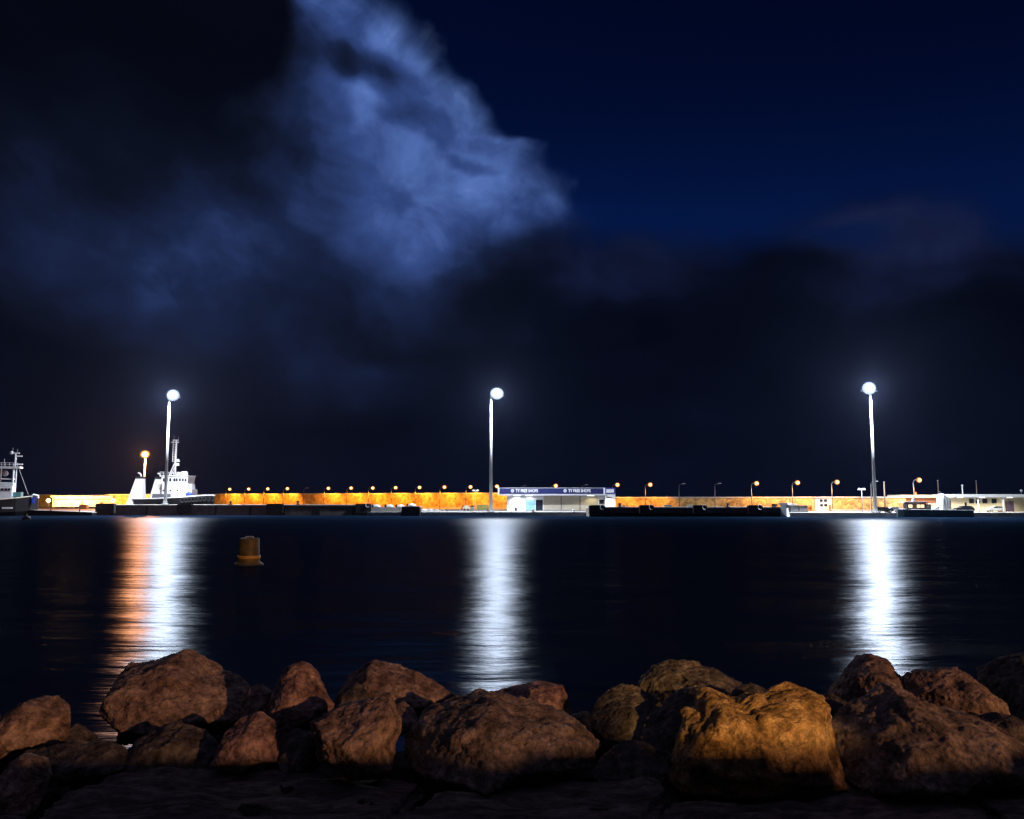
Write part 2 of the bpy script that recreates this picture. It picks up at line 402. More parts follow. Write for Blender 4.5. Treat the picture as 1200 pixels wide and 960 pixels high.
# =================================================================== WATER
def water_mat():
    m = bpy.data.materials.new('sea_water'); m.use_nodes = True
    nt = m.node_tree; L = nt.links.new; b = nt.nodes['Principled BSDF']
    nt.nodes.remove(b)
    df = nt.nodes.new('ShaderNodeBsdfDiffuse'); df.inputs['Color'].default_value = (.003, .009, .021, 1)
    gs = nt.nodes.new('ShaderNodeBsdfAnisotropic'); gs.distribution = 'BECKMANN'; gs.inputs['Roughness'].default_value = .255
    gs.inputs['Color'].default_value = (.95, .97, 1, 1)
    fr = nt.nodes.new('ShaderNodeFresnel'); fr.inputs['IOR'].default_value = 1.333
    ms = nt.nodes.new('ShaderNodeMixShader'); mn = nt.nodes.new('ShaderNodeMath'); mn.operation = 'MINIMUM'; mn.inputs[1].default_value = .06; L(fr.outputs[0], mn.inputs[0]); L(mn.outputs[0], ms.inputs[0]); L(df.outputs[0], ms.inputs[1])
    g2 = nt.nodes.new('ShaderNodeBsdfAnisotropic'); g2.distribution = 'GGX'; g2.inputs['Roughness'].default_value = .47
    gm = nt.nodes.new('ShaderNodeMixShader'); gm.inputs[0].default_value = .03; L(gs.outputs[0], gm.inputs[1]); L(g2.outputs[0], gm.inputs[2]); L(gm.outputs[0], ms.inputs[2])
    L(ms.outputs[0], nt.nodes['Material Output'].inputs['Surface'])
    g = nt.nodes.new('ShaderNodeNewGeometry')
    def wave(sx, sy, d, seed):
        mp = nt.nodes.new('ShaderNodeMapping'); mp.inputs['Scale'].default_value = (sx, sy, 1); mp.inputs['Location'].default_value = (seed, seed*2, 0)
        mp.inputs['Rotation'].default_value = (0, 0, R(4))
        L(g.outputs['Position'], mp.inputs['Vector'])
        n = nt.nodes.new('ShaderNodeTexNoise'); n.inputs['Scale'].default_value = 1; n.inputs['Detail'].default_value = d; n.inputs['Roughness'].default_value = .6
        L(mp.outputs[0], n.inputs['Vector']); return n.outputs['Fac']
    h_ = None
    for sx_, sy_, d_, am_, sd_ in ((.42, 1.5, 3, .038, 0), (.13, .42, 2, .125, 7), (.045, .13, 1, .34, 19)):
        n_ = wave(sx_, sy_, d_, sd_)
        ad = nt.nodes.new('ShaderNodeMath'); ad.operation = 'MULTIPLY_ADD'; L(n_, ad.inputs[0]); ad.inputs[1].default_value = am_
        if h_ is not None: L(h_, ad.inputs[2])
        else: ad.inputs[2].default_value = 0
        h_ = ad.outputs[0]
    bp = nt.nodes.new('ShaderNodeBump'); bp.inputs['Strength'].default_value = 1; bp.inputs['Distance'].default_value = 1.0
    sy = nt.nodes.new('ShaderNodeSeparateXYZ'); L(g.outputs['Position'], sy.inputs[0])
    mr = nt.nodes.new('ShaderNodeMapRange'); L(sy.outputs[1], mr.inputs[0])     # calm near the rocks, ruffled by wind further out
    for k_, v_ in zip((1, 2, 3, 4), (25, 200, .255, .45)): mr.inputs[k_].default_value = v_
    L(mr.outputs[0], gs.inputs['Roughness'])
    L(ad.outputs[0], bp.inputs['Height'])
    for n_ in (df, gs, g2, fr): L(bp.outputs[0], n_.inputs['Normal'])
    return m
mb = MB(); vs = [mb.bm.verts.new(p) for p in ((-640, -12, 0), (640, -12, 0), (640, 520, 0), (-640, 520, 0))]; mb.bm.faces.new(vs)
tag(mb.build('water', water_mat()), 'dark calm harbour water', None, kind='structure')

# =================================================================== FAR SHORE
def DL(px): return 1/(1/350+(px-300)*1.8707e-6)        # distance of the street-lamp row along the sea wall
GZ = 1.0
# the quay: one ground mesh made of abutting pieces
def cam_strip(px0, px1, D0, D1):
    return [(WX(px0, D0), D0), (WX(px1, D0), D0), (WX(px1, D0), D1), (WX(px0, D0), D1)]
q = MB()
back = [(WX(p, max(DL(p)+9, 262 if p > 1050 else 0)), max(DL(p)+9, 262 if p > 1050 else 0)) for p in (1320, 1200, 1060, 900, 720, 590, 450, 300, 180, 100, 40, 0, -60, -160)]
x112, x436, x690, x1330 = WX(112, 240), WX(436, 240), WX(690, 232), WX(1330, 222)
xl = WX(-160, 240)
q.slab([(xl, 240), (x112, 240), (x112, 272), (x436, 272), (x436, 232), (x690, 232), (x690, 222), (x1330, 222), (back[0][0]+20, back[0][1])] + back[1:] + [(xl, back[-1][1])], -2.5, GZ)
tag(q.build('quay', conc), 'pale concrete quay apron', None, kind='structure')

# raised dark pier walls
def pier(px0, px1, D, D1, ztop, label):
    r = thing('concrete_pier', (WX((px0+px1)/2, D), D, 0), label, 'pier')
    hx = (WX(px1, D)-WX(px0, D))/2
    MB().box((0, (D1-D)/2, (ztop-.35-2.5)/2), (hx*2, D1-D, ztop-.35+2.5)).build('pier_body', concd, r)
    MB().box((0, (D1-D)/2-.15, ztop-.172), (hx*2+.3, D1-D+.3, .34)).build('coping', conc, r)
    n = max(2, int(hx*2/9))
    for i in range(n):
        x = -hx+(i+.5)*2*hx/n
        MB().box((x, -.12, (ztop-.4)/2), (.55, .22, ztop-.4+.6)).build('fender', rubber, r)
    return r
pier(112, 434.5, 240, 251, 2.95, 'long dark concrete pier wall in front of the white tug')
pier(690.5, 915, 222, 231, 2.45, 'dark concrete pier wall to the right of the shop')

# fender blocks standing on the pier edges
def block(px0, px1, ytop, D, zbase, label, ring=True, zb=None):
    x0, x1 = WX(px0, D), WX(px1, D); z1 = WZ(ytop, D)
    r = thing('mooring_block', ((x0+x1)/2, D, zbase), label, 'mooring block', 'black mooring blocks on the pier edges')
    h = (x1-x0)/2; H = z1-zbase; lo = -(zbase-.6)
    MB().prism([(-h, lo), (h, lo), (h, H*.55), (h*.72, H), (-h*.72, H), (-h, H*.6)], -.55, .9).build('block', rubber, r, bevel=.08)
    if ring:
        m = MB(); pts = [(h*.62+.55*math.cos(t), -.66, H*.15-.1+.62*math.sin(t)) for t in [R(60+i*25) for i in range(11)]]
        m.path(pts, .11).build('mooring_ring', white, r)
    return r
block(113, 135, 590.0, 239.3, 2.95, 'black block at the left end of the long pier', False)
block(208, 226, 591, 239.3, 2.95, 'low black block on the pier under the bow of the tug', False)
block(313, 332, 590.3, 239.3, 2.95, 'black trapezoid block on the long pier, third from its left end', False)
block(417, 435, 590.3, 239.3, 2.95, 'black block at the right end of the long pier beside the pale quay step')
block(690, 709, 592, 221.3, 2.45, 'black block with a pale ring at the corner of the shop')
block(749, 766, 592, 221.3, 2.45, 'black block with a pale ring, second along the pier right of the shop')
block(812, 828, 592, 221.3, 2.45, 'black block with a pale ring, third along the pier right of the shop')
block(876, 893, 592, 221.3, 2.45, 'black block with a pale ring nearest the white pillar')

def bollard(px, D, z, label, mat=darkm, h=1.0, r=.32):
    t = thing('mooring_bollard', (WX(px, D), D, z), label, 'bollard')
    MB().lathe([(r*1.3, 0), (r*1.3, .12), (r, .18), (r*.9, h*.7), (r*1.35, h*.82), (r*1.25, h), (.05, h+.04)], n=14).build('post', mat, t, True)
    MB().lathe([(r*1.9, 0), (r*1.9, .05), (.05, .06)], n=12).build('foot_plate', darkm, t)
    return t
bollard(349, 240.9, 2.95, 'small dark bollard on the long pier between two blocks')
bollard(270, 240.9, 2.95, 'dark bollard on the long pier just right of the tug bow')
bollard(726, 222.9, 2.45, 'thick dark bollard on the pier just right of the shop')
bollard(853, 222.9, 2.45, 'dark bollard on the right pier between the third and fourth blocks')
bollard(624.5, 233, GZ, 'short pale bollard at the quay edge below the shop', creamp, .8)
bollard(672, 233, GZ, 'small white bollard at the quay edge below the shutters', white, .7)

# pale lit step with white bollards, right of the long pier
t = thing('quay_step', (WX(453, 236), 236, 0), 'pale concrete quay step between the long pier and a dark block', 'quay step')
a, b = WX(435.2, 236)-WX(453, 236), WX(470, 236)-WX(453, 236)
MB().span((a, 0, -2), (b, 8, 2.3)).build('step', conc, t, bevel=.06)
MB().span((a, -.5, -2), (b, -.01, 1.1)).build('ledge', conc, t, bevel=.06)
t = thing('dark_block', (WX(481, 231.5), 231.5, 0), 'dark rubber faced block between the pale step and the low quay', 'quay block')
a, b = WX(469, 231)-WX(481, 231), WX(492.5, 231)-WX(481, 231)
MB().prism([(a, -1.5), (b, -1.5), (b, 2.35), (a+.45, 2.35)], -.8, 4).build('block', rubber, t, bevel=.05)
MB().span((a+.5, -.6, 2.36), (b, 4, 2.56)).build('coping', conc, t)
for i, (px, wd, s) in enumerate(((442, 8, 'leftmost white mooring dome on the pale step, beside the long pier'), (457, 8, 'white mooring dome in the middle of the pale step'), (471, 9, 'white mooring dome where the pale step meets the dark block'), (483, 9, 'white mooring dome on top of the dark block'))):
    zb = 2.3 if i < 2 else 2.57
    D = 238 if i < 2 else 233
    t = thing('concrete_dome', (WX(px, D), D, zb if px != 471 else 2.3), s, 'mooring dome', 'white mooring domes on the quay step')
    if px == 471: t.location = (WX(470.0, 240), 240, 2.3)
    k = wd*.236/2
    MB().lathe([(k, 0), (k, .25), (k*.85, .5), (k*.5, .68), (.05, .72)], n=16).build('cap', white, t, True)
    MB().box((-k-.25, 0, .35), (.4, .6, .7)).build('cleat', darkm, t, bevel=.04)

# low rubble spit on the apron
random.seed(5)
for i in range(5):
    px = 497+i*7.5; D = 246+i*2
    s = .9-.1*i
    o = MB().ball((0, 0, .25*s), 1.0*s, (1.5, .9, .55), 3).build('pale_stone', conc, smooth=True)
    for v in o.data.vertices: v.co += v.normal*(noise.fractal(v.co*1.6+Vector((i*5, 0, 0)), 1, 2, 4)*.2)
    o.location = (WX(px, D), D, GZ)
    tag(o, ['largest pale stone on the apron right of the dark block', 'second pale stone from the dark block on the apron', 'middle pale stone of the five on the apron', 'small pale stone on the apron, fourth from the dark block', 'smallest pale stone on the apron, farthest from the dark block'][i], 'stone', 'pale stones on the apron')

# white pillar and grey box at the right end of the right pier
t = thing('white_pillar', (WX(920.5, 221), 221, 0), 'bright white square pillar at the right end of the dark pier', 'pillar')
h = 5*.221
MB().box((0, .6, 1.0), (1.75, 1.75, 4.0), R(45)).build('shaft', white, t, bevel=.05)
MB().box((.1, .6, 3.26), (2.6, 2.6, .5), R(45)).build('cap', white, t, bevel=.08)
MB().box((2.2, .9, 3.12), (1.5, 1.2, .3), R(20)).build('cap_step', white, t, bevel=.05)
MB().span((-h-1.4, 2.7, 2.45), (-h-.3, 3.6, 3.3)).build('cable_box', darkm, t)
t = thing('switch_cabinet', (WX(936, 224), 224, GZ), 'grey steel cabinet beside the white pillar on the low quay', 'cabinet')
MB().span((-2.3, 0, .15), (2.3, 1.4, 1.75)).build('cabinet_body', concd, t, bevel=.04)
MB().span((-2.4, -.1, 1.76), (2.4, 1.5, 1.9)).build('lid', conc, t)
for x in (-1.15, 1.15): MB().span((x-1.0, -.03, .3), (x+1.0, -.005, 1.65)).build('door', steel, t)

# ------------------------------------------------------------------ sea wall (two lengths)
def sea_wall(px0, px1, ztop, label, n=14):
    P = [px0+(px1-px0)*i/n for i in range(n+1)]
    fr = [Vector((WX(p, DL(p)+5.6), DL(p)+5.6)) for p in P]
    bk = [v+Vector((0, 2.4)) for v in fr]
    c = sum(fr, Vector((0, 0)))/len(fr)
    r = thing('sea_wall', (c.x, c.y, GZ), label, 'sea wall')
    poly = [(v.x-c.x, v.y-c.y) for v in fr]+[(v.x-c.x, v.y-c.y) for v in bk[::-1]]
    MB().slab(poly, -1.0, ztop-GZ-.4).build('masonry', WALLM, r)
    poly = [(v.x-c.x, v.y-c.y-.18) for v in fr]+[(v.x-c.x, v.y-c.y+.18) for v in bk[::-1]]
    MB().slab(poly, ztop-GZ-.397, ztop-GZ).build('coping', conc, r)
    poly = [(v.x-c.x, v.y-c.y-.9) for v in fr]+[(v.x-c.x, v.y-c.y-.02) for v in fr[::-1]]
    MB().slab(poly, .0, .55).build('footing', conc, r)
    return r
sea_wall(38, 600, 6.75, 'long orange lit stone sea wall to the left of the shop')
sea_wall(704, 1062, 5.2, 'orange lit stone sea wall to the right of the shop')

# ------------------------------------------------------------------ street lamps along the wall
SOD = (1.0, .37, .035)
proto = {}
def make_lamp(lit):
    r = thing('street_lamp', (0, 0, 0), '', 'street lamp', 'street lamps along the sea wall')
    MB().tube((0, 0, .5), (0, 0, 7.4), .13, .09).build('pole', lampm, r, True)
    MB().lathe([(.22, 0), (.22, .45), (.14, .55)], n=12).build('pole_base', steel, r, True)
    MB().path([(0, 0, 7.35), (.12, 0, 7.75), (.45, 0, 8.0), (1.15, 0, 8.12)], .06).build('arm', lampm, r, True)
    hd = MB().loft([[(x, y*wd, 8.14+z*hh) for y, z in ((-1, 0), (-.7, 1), (.7, 1), (1, 0))] for x, wd, hh in ((1.0, .1, .1), (1.25, .24, .2), (1.8, .26, .2), (2.05, .12, .08))]).build('lamp_head', steel, r)
    if lit:
        MB().ball((1.6, -.25, 7.98), .42, (1, .9, .95), 3).build('lens', L_ORANGE, hd, True)
        MB().ball((1.6, 0, 7.98), .72, (1, .5, .92), 3).build('halo_ball', L_ORRIM, hd, True)  # glowing ball added as the lamp's orange halo
        light(r, (1.6, -.2, 7.2), 8600, SOD, .35, 'SPOT', Vector((0, -.75, 1)).to_track_quat('Z', 'Y').to_euler(), R(148), .5)
    else:
        MB().ball((1.55, 0, 8.1), .26, (1.3, .8, .5), 2).build('lens', glassd, hd, True)
    return r
ORD = ['first', 'second', 'third', 'fourth', 'fifth', 'sixth', 'seventh', 'eighth', 'ninth', 'tenth', 'eleventh', 'twelfth']
lamps = [  # pole px, head y, lit, label
    (264.3, 573.4, 1, 'lit orange street lamp nearest the bow of the tug'),
    (286.5, 573.2, 1, 'lit orange street lamp, second to the right of the tug'),
    (308.8, 573, 1, 'lit orange street lamp, third to the right of the tug'),
    (331.7, 572.7, 1, 'lit orange street lamp just left of the dark unlit one'),
    (355.6, 572.6, 0, 'unlit street lamp in the gap of the orange row left of the shop'),
    (379.7, 572.3, 1, 'lit orange street lamp just right of the unlit one on the left wall'),
    (406.3, 572, 1, 'lit orange street lamp above the right half of the long dark pier'),
    (431.7, 572, 1, 'lit orange street lamp above the right end of the long dark pier'),
    (458.4, 571.6, 1, 'lit orange street lamp above the pale quay step'),
    (486.4, 571.3, 1, 'lit orange street lamp above the dark block'),
    (515.5, 570.9, 1, 'lit orange street lamp midway between the dark block and the twin lamp'),
    (546, 570.7, 1, 'lit orange street lamp beside the small white twin lamp'),
    (577, 570, 1, 'lit orange street lamp at the left corner of the shop'),
    (610, 569.7, 0, 'unlit street lamp behind the left sign of the shop'),
    (645.8, 569.3, 1, 'lit orange street lamp above the middle of the shop roof'),
    (682, 569, 0, 'unlit street lamp behind the right sign of the shop'),
    (718, 568.2, 1, 'lit orange street lamp at the right gable of the shop'),
    (756.4, 568, 1, 'lit orange street lamp left of the two unlit ones on the right wall'),
    (796, 567.8, 0, 'unlit street lamp on the right wall, nearer the shop'),
    (838, 567.3, 0, 'unlit street lamp on the right wall, farther from the shop'),
    (881, 566.5, 1, 'lit orange street lamp left of the white pillar'),
    (929, 565.7, 1, 'lit orange street lamp above the grey cabinet'),
    (975.3, 565, 1, 'lit orange street lamp beside the pale kiosk'),
    (1021.5, 565, 0, 'unlit street lamp half hidden behind the right tall mast'),
    (1071.5, 562.6, 1, 'lit orange street lamp above the low cream roofed store'),
]
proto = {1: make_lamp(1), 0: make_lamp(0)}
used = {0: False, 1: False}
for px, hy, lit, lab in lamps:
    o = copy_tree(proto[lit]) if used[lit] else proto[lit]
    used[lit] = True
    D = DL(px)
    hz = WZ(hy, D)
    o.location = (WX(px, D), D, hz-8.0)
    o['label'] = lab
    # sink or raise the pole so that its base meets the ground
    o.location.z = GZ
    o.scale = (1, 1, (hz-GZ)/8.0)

# bare posts without lamps
def post(px, ytop, D, label, r=.16, mat=timber, zb=GZ):
    t = thing('bare_post', (WX(px, D), D, zb), label, 'post')
    H = WZ(ytop, D)-zb
    MB().tube((0, 0, 0), (0, 0, H), r, r*.8).build('post', mat, t, True)
    MB().lathe([(r*1.05, H-.02), (r*1.2, H), (r*1.2, H+.12), (.02, H+.16)], n=10).build('post_cap', steel, t)
    return t
post(1037, 565.2, DL(1037)+.6, 'bare brown post just right of the right tall mast', .22)
post(1100.3, 563.5, 252, 'bare post behind the right end of the low cream roofed store')
post(1145.4, 564, 250, 'bare post rising behind the open carport')
post(796-14, 581.5, DL(782)+6.4, 'tiny stub post on top of the right sea wall', .1, steel, 5.2)

# small twin-head lamps
def twin(px, ytop, D, lit, label, zb=GZ):
    t = thing('twin_lamp', (WX(px, D), D, zb), label, 'lamp post')
    H = WZ(ytop, D)-zb
    MB().tube((0, 0, 0), (0, 0, H), .09, .07).build('pole', steel, t, True)
    MB().tube((-.75, 0, H), (.75, 0, H), .05).build('crossbar', steel, t)
    for s in (-1, 1):
        h = MB().lathe([(.15, -.25), (.5, -.1), (.52, .05), (.3, .3), (.05, .36)], (s*.55, 0, H), 14).build('lamp_globe', white, t, True)
    return t
twin(557, 575.3, 262, 0, 'small white twin headed lamp post left of the central tall mast')
twin(1010.3, 573.8, 228, 0, 'small white twin headed lamp post left of the right tall mast')
t = thing('globe_lamp', (WX(1128.7, 248), 248, GZ), 'short white post lamp rising behind the carport roof', 'lamp post')
H = WZ(569.5, 248)-GZ
MB().tube((0, 0, 0), (0, 0, H), .2, .16).build('pole', white, t, True)
MB().ball((0, 0, H+.1), .3).build('lamp_globe', white, t, True)
t = thing('globe_lamp', (WX(1197.7, 248), 248, GZ), 'small globe lamp above the far right end of the carport', 'lamp post')
H = WZ(575.5, 248)-GZ
MB().tube((0, 0, 0), (0, 0, H), .07, .06).build('pole', steel, t, True)
MB().ball((0, 0, H+.1), .36).build('lamp_globe', white, t, True)

# ------------------------------------------------------------------ tall floodlight masts
def mast(px, ytop, D, zb, hoff, power, label):
    t = thing('floodlight_mast', (WX(px, D), D, zb), label, 'floodlight mast', 'tall floodlight masts')
    H = WZ(ytop, D)-zb
    MB().lathe([(.46, .3), (.35, H*.5), (.24, H)], n=16).build('pole', steel, t, True)
    MB().lathe([(.95, 0), (.95, .28), (.6, .32), (.56, .9), (.44, .92)], n=16).build('base_collar', steel, t)
    m = MB().tube((min(0, hoff-1.9), 0, H-.1), (max(0, hoff)+1.9, 0, H-.1), .1)
    m.tube((min(0, hoff-1.6), 0, H+.75), (max(0, hoff)+1.6, 0, H+.75), .1).tube((0, 0, H-.2), (0, 0, H+1.0), .14)
    m.build('head_frame', steel, t)
    m2 = MB()
    for i in range(24):
        a0, a1 = 2*math.pi*i/24, 2*math.pi*(i+1)/24
        m2.tube((hoff+1.7*math.cos(a0), 1.0*math.sin(a0), H+.2), (hoff+1.7*math.cos(a1), 1.0*math.sin(a1), H+.2), .09, n=6)
    m2.build('head_ring', steel, t)
    for n_, rr in ((1, 0), (6, .75), (15, 1.35)):  # outermost ring is dimmed to look like a soft glow
        for i in range(n_):
            x = hoff+rr*math.cos(2*math.pi*i/n_); zz = H+.55+rr*.92*math.sin(2*math.pi*i/n_)
            rz = (x-hoff)*.3
            h = MB().box((x, -.75, zz), (.78, .4, .62), rz, 0, R(-14)).build('floodlight', darkm, t, bevel=.04)
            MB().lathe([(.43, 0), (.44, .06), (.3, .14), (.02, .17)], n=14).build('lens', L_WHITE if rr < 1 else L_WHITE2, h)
            ln = h.children[0]; ln.location = (x+.2*math.sin(rz), -.75-.2*math.cos(rz), zz); ln.rotation_euler = (R(100), 0, rz)
    light(t, (hoff, -1.4, H+.3), power*1.25, (.70, .81, 1.0), 1.0)
    light(t, (hoff, -2.4, H-1.3), power*1.65, (.84, .90, 1.0), .8, 'SPOT', (0, 0, 0), R(150), .6)
    return t
mast(193.5, 466, 241.5, 2.95, 1.3, 110000, 'tall lit white floodlight mast in front of the tug')
mast(575.3, 464, 236, GZ, 1.6, 72000, 'tall lit white floodlight mast beside the shop')
mast(1025.5, 458, 224, GZ, -.6, 125000, 'tall lit white floodlight mast at the right by the moored boat')
# tall orange lamp behind the tug
t = thing('harbour_lamp', (WX(168, 300), 300, GZ), 'tall orange sodium lamp behind the funnels of the tug', 'lamp post')
H = WZ(534, 300)-GZ
MB().lathe([(.4, 0), (.32, H*.5), (.24, H)], n=14).build('pole', steel, t, True)
MB().tube((-1.5, 0, H), (1.5, 0, H), .1).build('head_frame', steel, t)
for n_, rr in ((1, 0), (6, .75), (14, 1.3)):  # outermost ring is dimmed to an orange glow
    for i in range(n_):
        x, zz = rr*math.cos(2*math.pi*i/n_), H+.4+rr*.8*math.sin(2*math.pi*i/n_)
        h = MB().box((x, -.2, zz), (.7, .4, .5), 0, 0, R(-12)).build('floodlight', darkm, t)
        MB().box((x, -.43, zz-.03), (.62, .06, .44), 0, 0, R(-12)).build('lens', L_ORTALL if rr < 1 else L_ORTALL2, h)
light(t, (0, -1.4, H+.4), 110000, (1.0, .36, .13), .8)
light(t, (0, 0, H-.6), 60000, (1.0, .42, .10), .6, 'SPOT', (0, 0, 0), R(150), .5)

# low floodlights in front of the wall at the far left
fl = None
for px, lab in ((57, 'glaring low floodlight beside the stern of the left boat'), (84, 'glaring low floodlight left of the doorways of the long low shed'), (133, 'glaring low floodlight at the right end of the long low shed')):
    D = 386 if px < 120 else 378
    if fl is None:
        fl = thing('low_floodlight', (0, 0, 0), '', 'floodlight', 'low floodlights by the long shed')
        MB().tube((0, 0, 0), (0, 0, 2.6), .12).build('pole', steel, fl)
        h = MB().box((0, 0, 2.9), (1.1, .6, .9), 0, 0, R(-15)).build('lamp_head', darkm, fl, bevel=.05)
        MB().ball((0, -.4, 2.9), .75, (1.2, .5, 1), 3).build('lens', L_FLOOD, h, True)
        light(fl, (0, .4, 3.4), 60000, (1.0, .52, .14), .5, 'SPOT', Vector((0, -1, .35)).to_track_quat('Z', 'Y').to_euler(), R(165), .3)
        o = fl
    else: o = copy_tree(fl)
    o.location = (WX(px, D), D, GZ); o['label'] = lab

# long low shed at far left
D = 398
t = thing('long_shed', (WX(98, D), D, GZ), 'long low shed with lit clerestory strips and pale doors at the far left', 'shed')
s = D/1000
def lx(px, p0=98): return (px-p0)*s*1.0055
H = WZ(581, D)-GZ
MB().span((lx(62), 0, 0), (lx(131), 7, H-.9)).build('wall', creamp, t)
MB().span((lx(60.5), -.8, H-.88), (lx(132), 7.4, H)).build('roof', creamp, t)
for a, b in ((64, 78), (88, 103.5), (111, 129)):
    MB().span((lx(a), -.86, H-.75), (lx(b), -.805, H-.15)).build('lit_strip', L_STRIP, t)
MB().span((lx(104.5), -.95, H-.85), (lx(110), -.81, H+.15)).build('sign_panel', pbr('purple_panel', (.12, .08, .3), .5), t)
for a, b in ((68, 70.5), (88.5, 92), (95, 97), (100, 104), (117, 121)):
    MB().span((lx(a), -.06, .05), (lx(b), -.003, 2.4)).build('door', [white, brownw][int(a) % 2], t)
MB().span((lx(63), -.03, 3.2), (lx(130), -.004, 3.5)).build('rail', brownw, t)
# things on the ground there
for px, wd, hh, lab, mt in ((97, 2.6, 1.6, 'dark pallet stack on the apron in front of the shed', timber), (122, 3.4, 1.2, 'pale crate on the apron at the right of the shed', creamp)):
    Dq = 300
    t = thing('cargo_crate', (WX(px, Dq), Dq, GZ), lab, 'crate')
    MB().span((-wd/2, 0, .15), (wd/2, 1.6, hh)).build('crate_body', mt, t, bevel=.03)
    for k in (-1, 0, 1): MB().span((k*wd*.36-.1, -.05, 0), (k*wd*.36+.1, 1.65, .14)).build('skid', timber, t)

# ------------------------------------------------------------------ the shop
D = 260
t = thing('duty_free_shop', (WX(652, D), D, GZ), 'long low white shop with navy sign band beside the central mast', 'shop')
def sx(px): return WX(px, D)-WX(652, D)
def sz(py): return WZ(py, D)-GZ
MB().span((sx(594), .6, 0), (sx(709), 11, sz(580.5))).build('wall', fascia, t)
MB().span((sx(585.5), -2.2, sz(580.6)), (sx(708), 11.3, sz(578.7))).build('canopy', fascia, t)
MB().span((sx(584.5), -2.4, sz(578.6)), (sx(707.5), 11.4, sz(572.3))).build('sign_band', navy, t)
for a, b in ((583.6, 585.2), (706.4, 708.2)):
    MB().span((sx(a), -2.5, sz(580.2)), (sx(b), -2.1, sz(571.8))).build('sign_edge', white, t)
MB().span((sx(585.3), -2.46, sz(572.25)), (sx(706.3), -2.0, sz(571.8))).build('sign_top_trim', fascia, t)
# shop entrance recess, glass and shutters sit on the wall face
m = MB().span((sx(601), .50, .05), (sx(616), .58, sz(582.5))); m.build('entrance_panel', white, t)
m = MB().span((sx(616.4), .50, .05), (sx(627), .58, sz(585.5))); m.build('glass_door', glassb, t)
MB().span((sx(628), .50, .05), (sx(636), .58, sz(586))).build('window', glassd, t)
MB().span((sx(616.4), .48, sz(585.3)), (sx(636), .59, sz(582.6))).build('lintel', white, t)
MB().span((sx(627.05), .44, .03), (sx(627.9), .59, sz(585.4))).build('door_post', fascia, t)
for a, b in ((637.5, 657.3), (658.3, 679.3), (680.3, 700.5)):
    m = MB()
    n = 16; z0, z1 = .12, sz(581.5)
    for i in range(n):
        za, zc = z0+(z1-z0)*i/n, z0+(z1-z0)*(i+1)/n
        m.prism([(sx(a), za+.01), (sx(b), za+.01), (sx(b), zc), (sx(a), zc)], .46+.02*(i % 2), .585)
    m.build('roller_shutter', shutterm, t)
for a in (657.4, 679.4): MB().span((sx(a), .5, .1), (sx(a+.8), .59, sz(581.5))).build('shutter_post', darkm, t)
f = MB().span((sx(702.5), .5, sz(590.5)), (sx(708), .58, sz(585.8))).build('window', glassd, t)
# gable block to the right
MB().span((sx(708.6), -2.0, 0), (sx(720.3), 9, sz(578.9))).build('gable_block', white, t)
MB().span((sx(708.6), -2.2, sz(578.8)), (sx(720.4), 9.2, sz(571.8))).build('gable_sign', pbr('blue_sign', (.03, .03, .3), .4), t)
MB().span((sx(709.6), -2.26, sz(577.6)), (sx(718.6), -2.21, sz(573.4))).build('sign_panel', white, t)
MB().span((sx(710), -2.05, sz(583.6)), (sx(713.2), -2.004, sz(582.2))).build('notice', darkm, t)
MB().span((sx(714), -2.05, sz(583.6)), (sx(716), -2.004, sz(582.5))).build('notice', darkm, t)
def lettering(txt, px0, px1, ybase, h):
    cu = bpy.data.curves.new('sign_lettering', 'FONT'); cu.body = txt; cu.size = 1; cu.extrude = .02; cu.offset = .018
    o = bpy.data.objects.new('sign_lettering', cu); col.objects.link(o)
    bpy.context.view_layer.update()
    wd = o.dimensions.x
    me = bpy.data.meshes.new_from_object(o.evaluated_get(bpy.context.evaluated_depsgraph_get()))
    bpy.data.objects.remove(o); me.name = 'sign_lettering'
    o = bpy.data.objects.new('sign_lettering', me); col.objects.link(o); me.materials.clear()
    o.parent = t; o.rotation_euler = (math.pi/2, 0, 0)
    o.location = (sx(px0), -2.44, sz(ybase))
    o.scale = ((sx(px1)-sx(px0))/wd, h/.7, 1)
    me.materials.append(glow_sign)
glow_sign = pbr('sign_white', (.85, .86, .9), .5, 0, .05)
for a in (599.6, 660.8):
    lettering('TY FREE SHOPS', a+4.8, a+30.5, 577.0, (577.0-573.6)*.262)
    m = MB(); r0 = .36
    cx, cz = sx(a+.9), sz(575.3)
    for i in range(18):
        t0, t1 = 2*math.pi*i/18, 2*math.pi*(i+1)/18
        m.tube((cx+r0*math.cos(t0), -2.45, cz+r0*1.2*math.sin(t0)), (cx+r0*math.cos(t1), -2.45, cz+r0*1.2*math.sin(t1)), .11, n=6)
    m.box((cx, -2.44, cz), (.26, .05, .3)); m.build('sign_emblem', glow_sign, t)
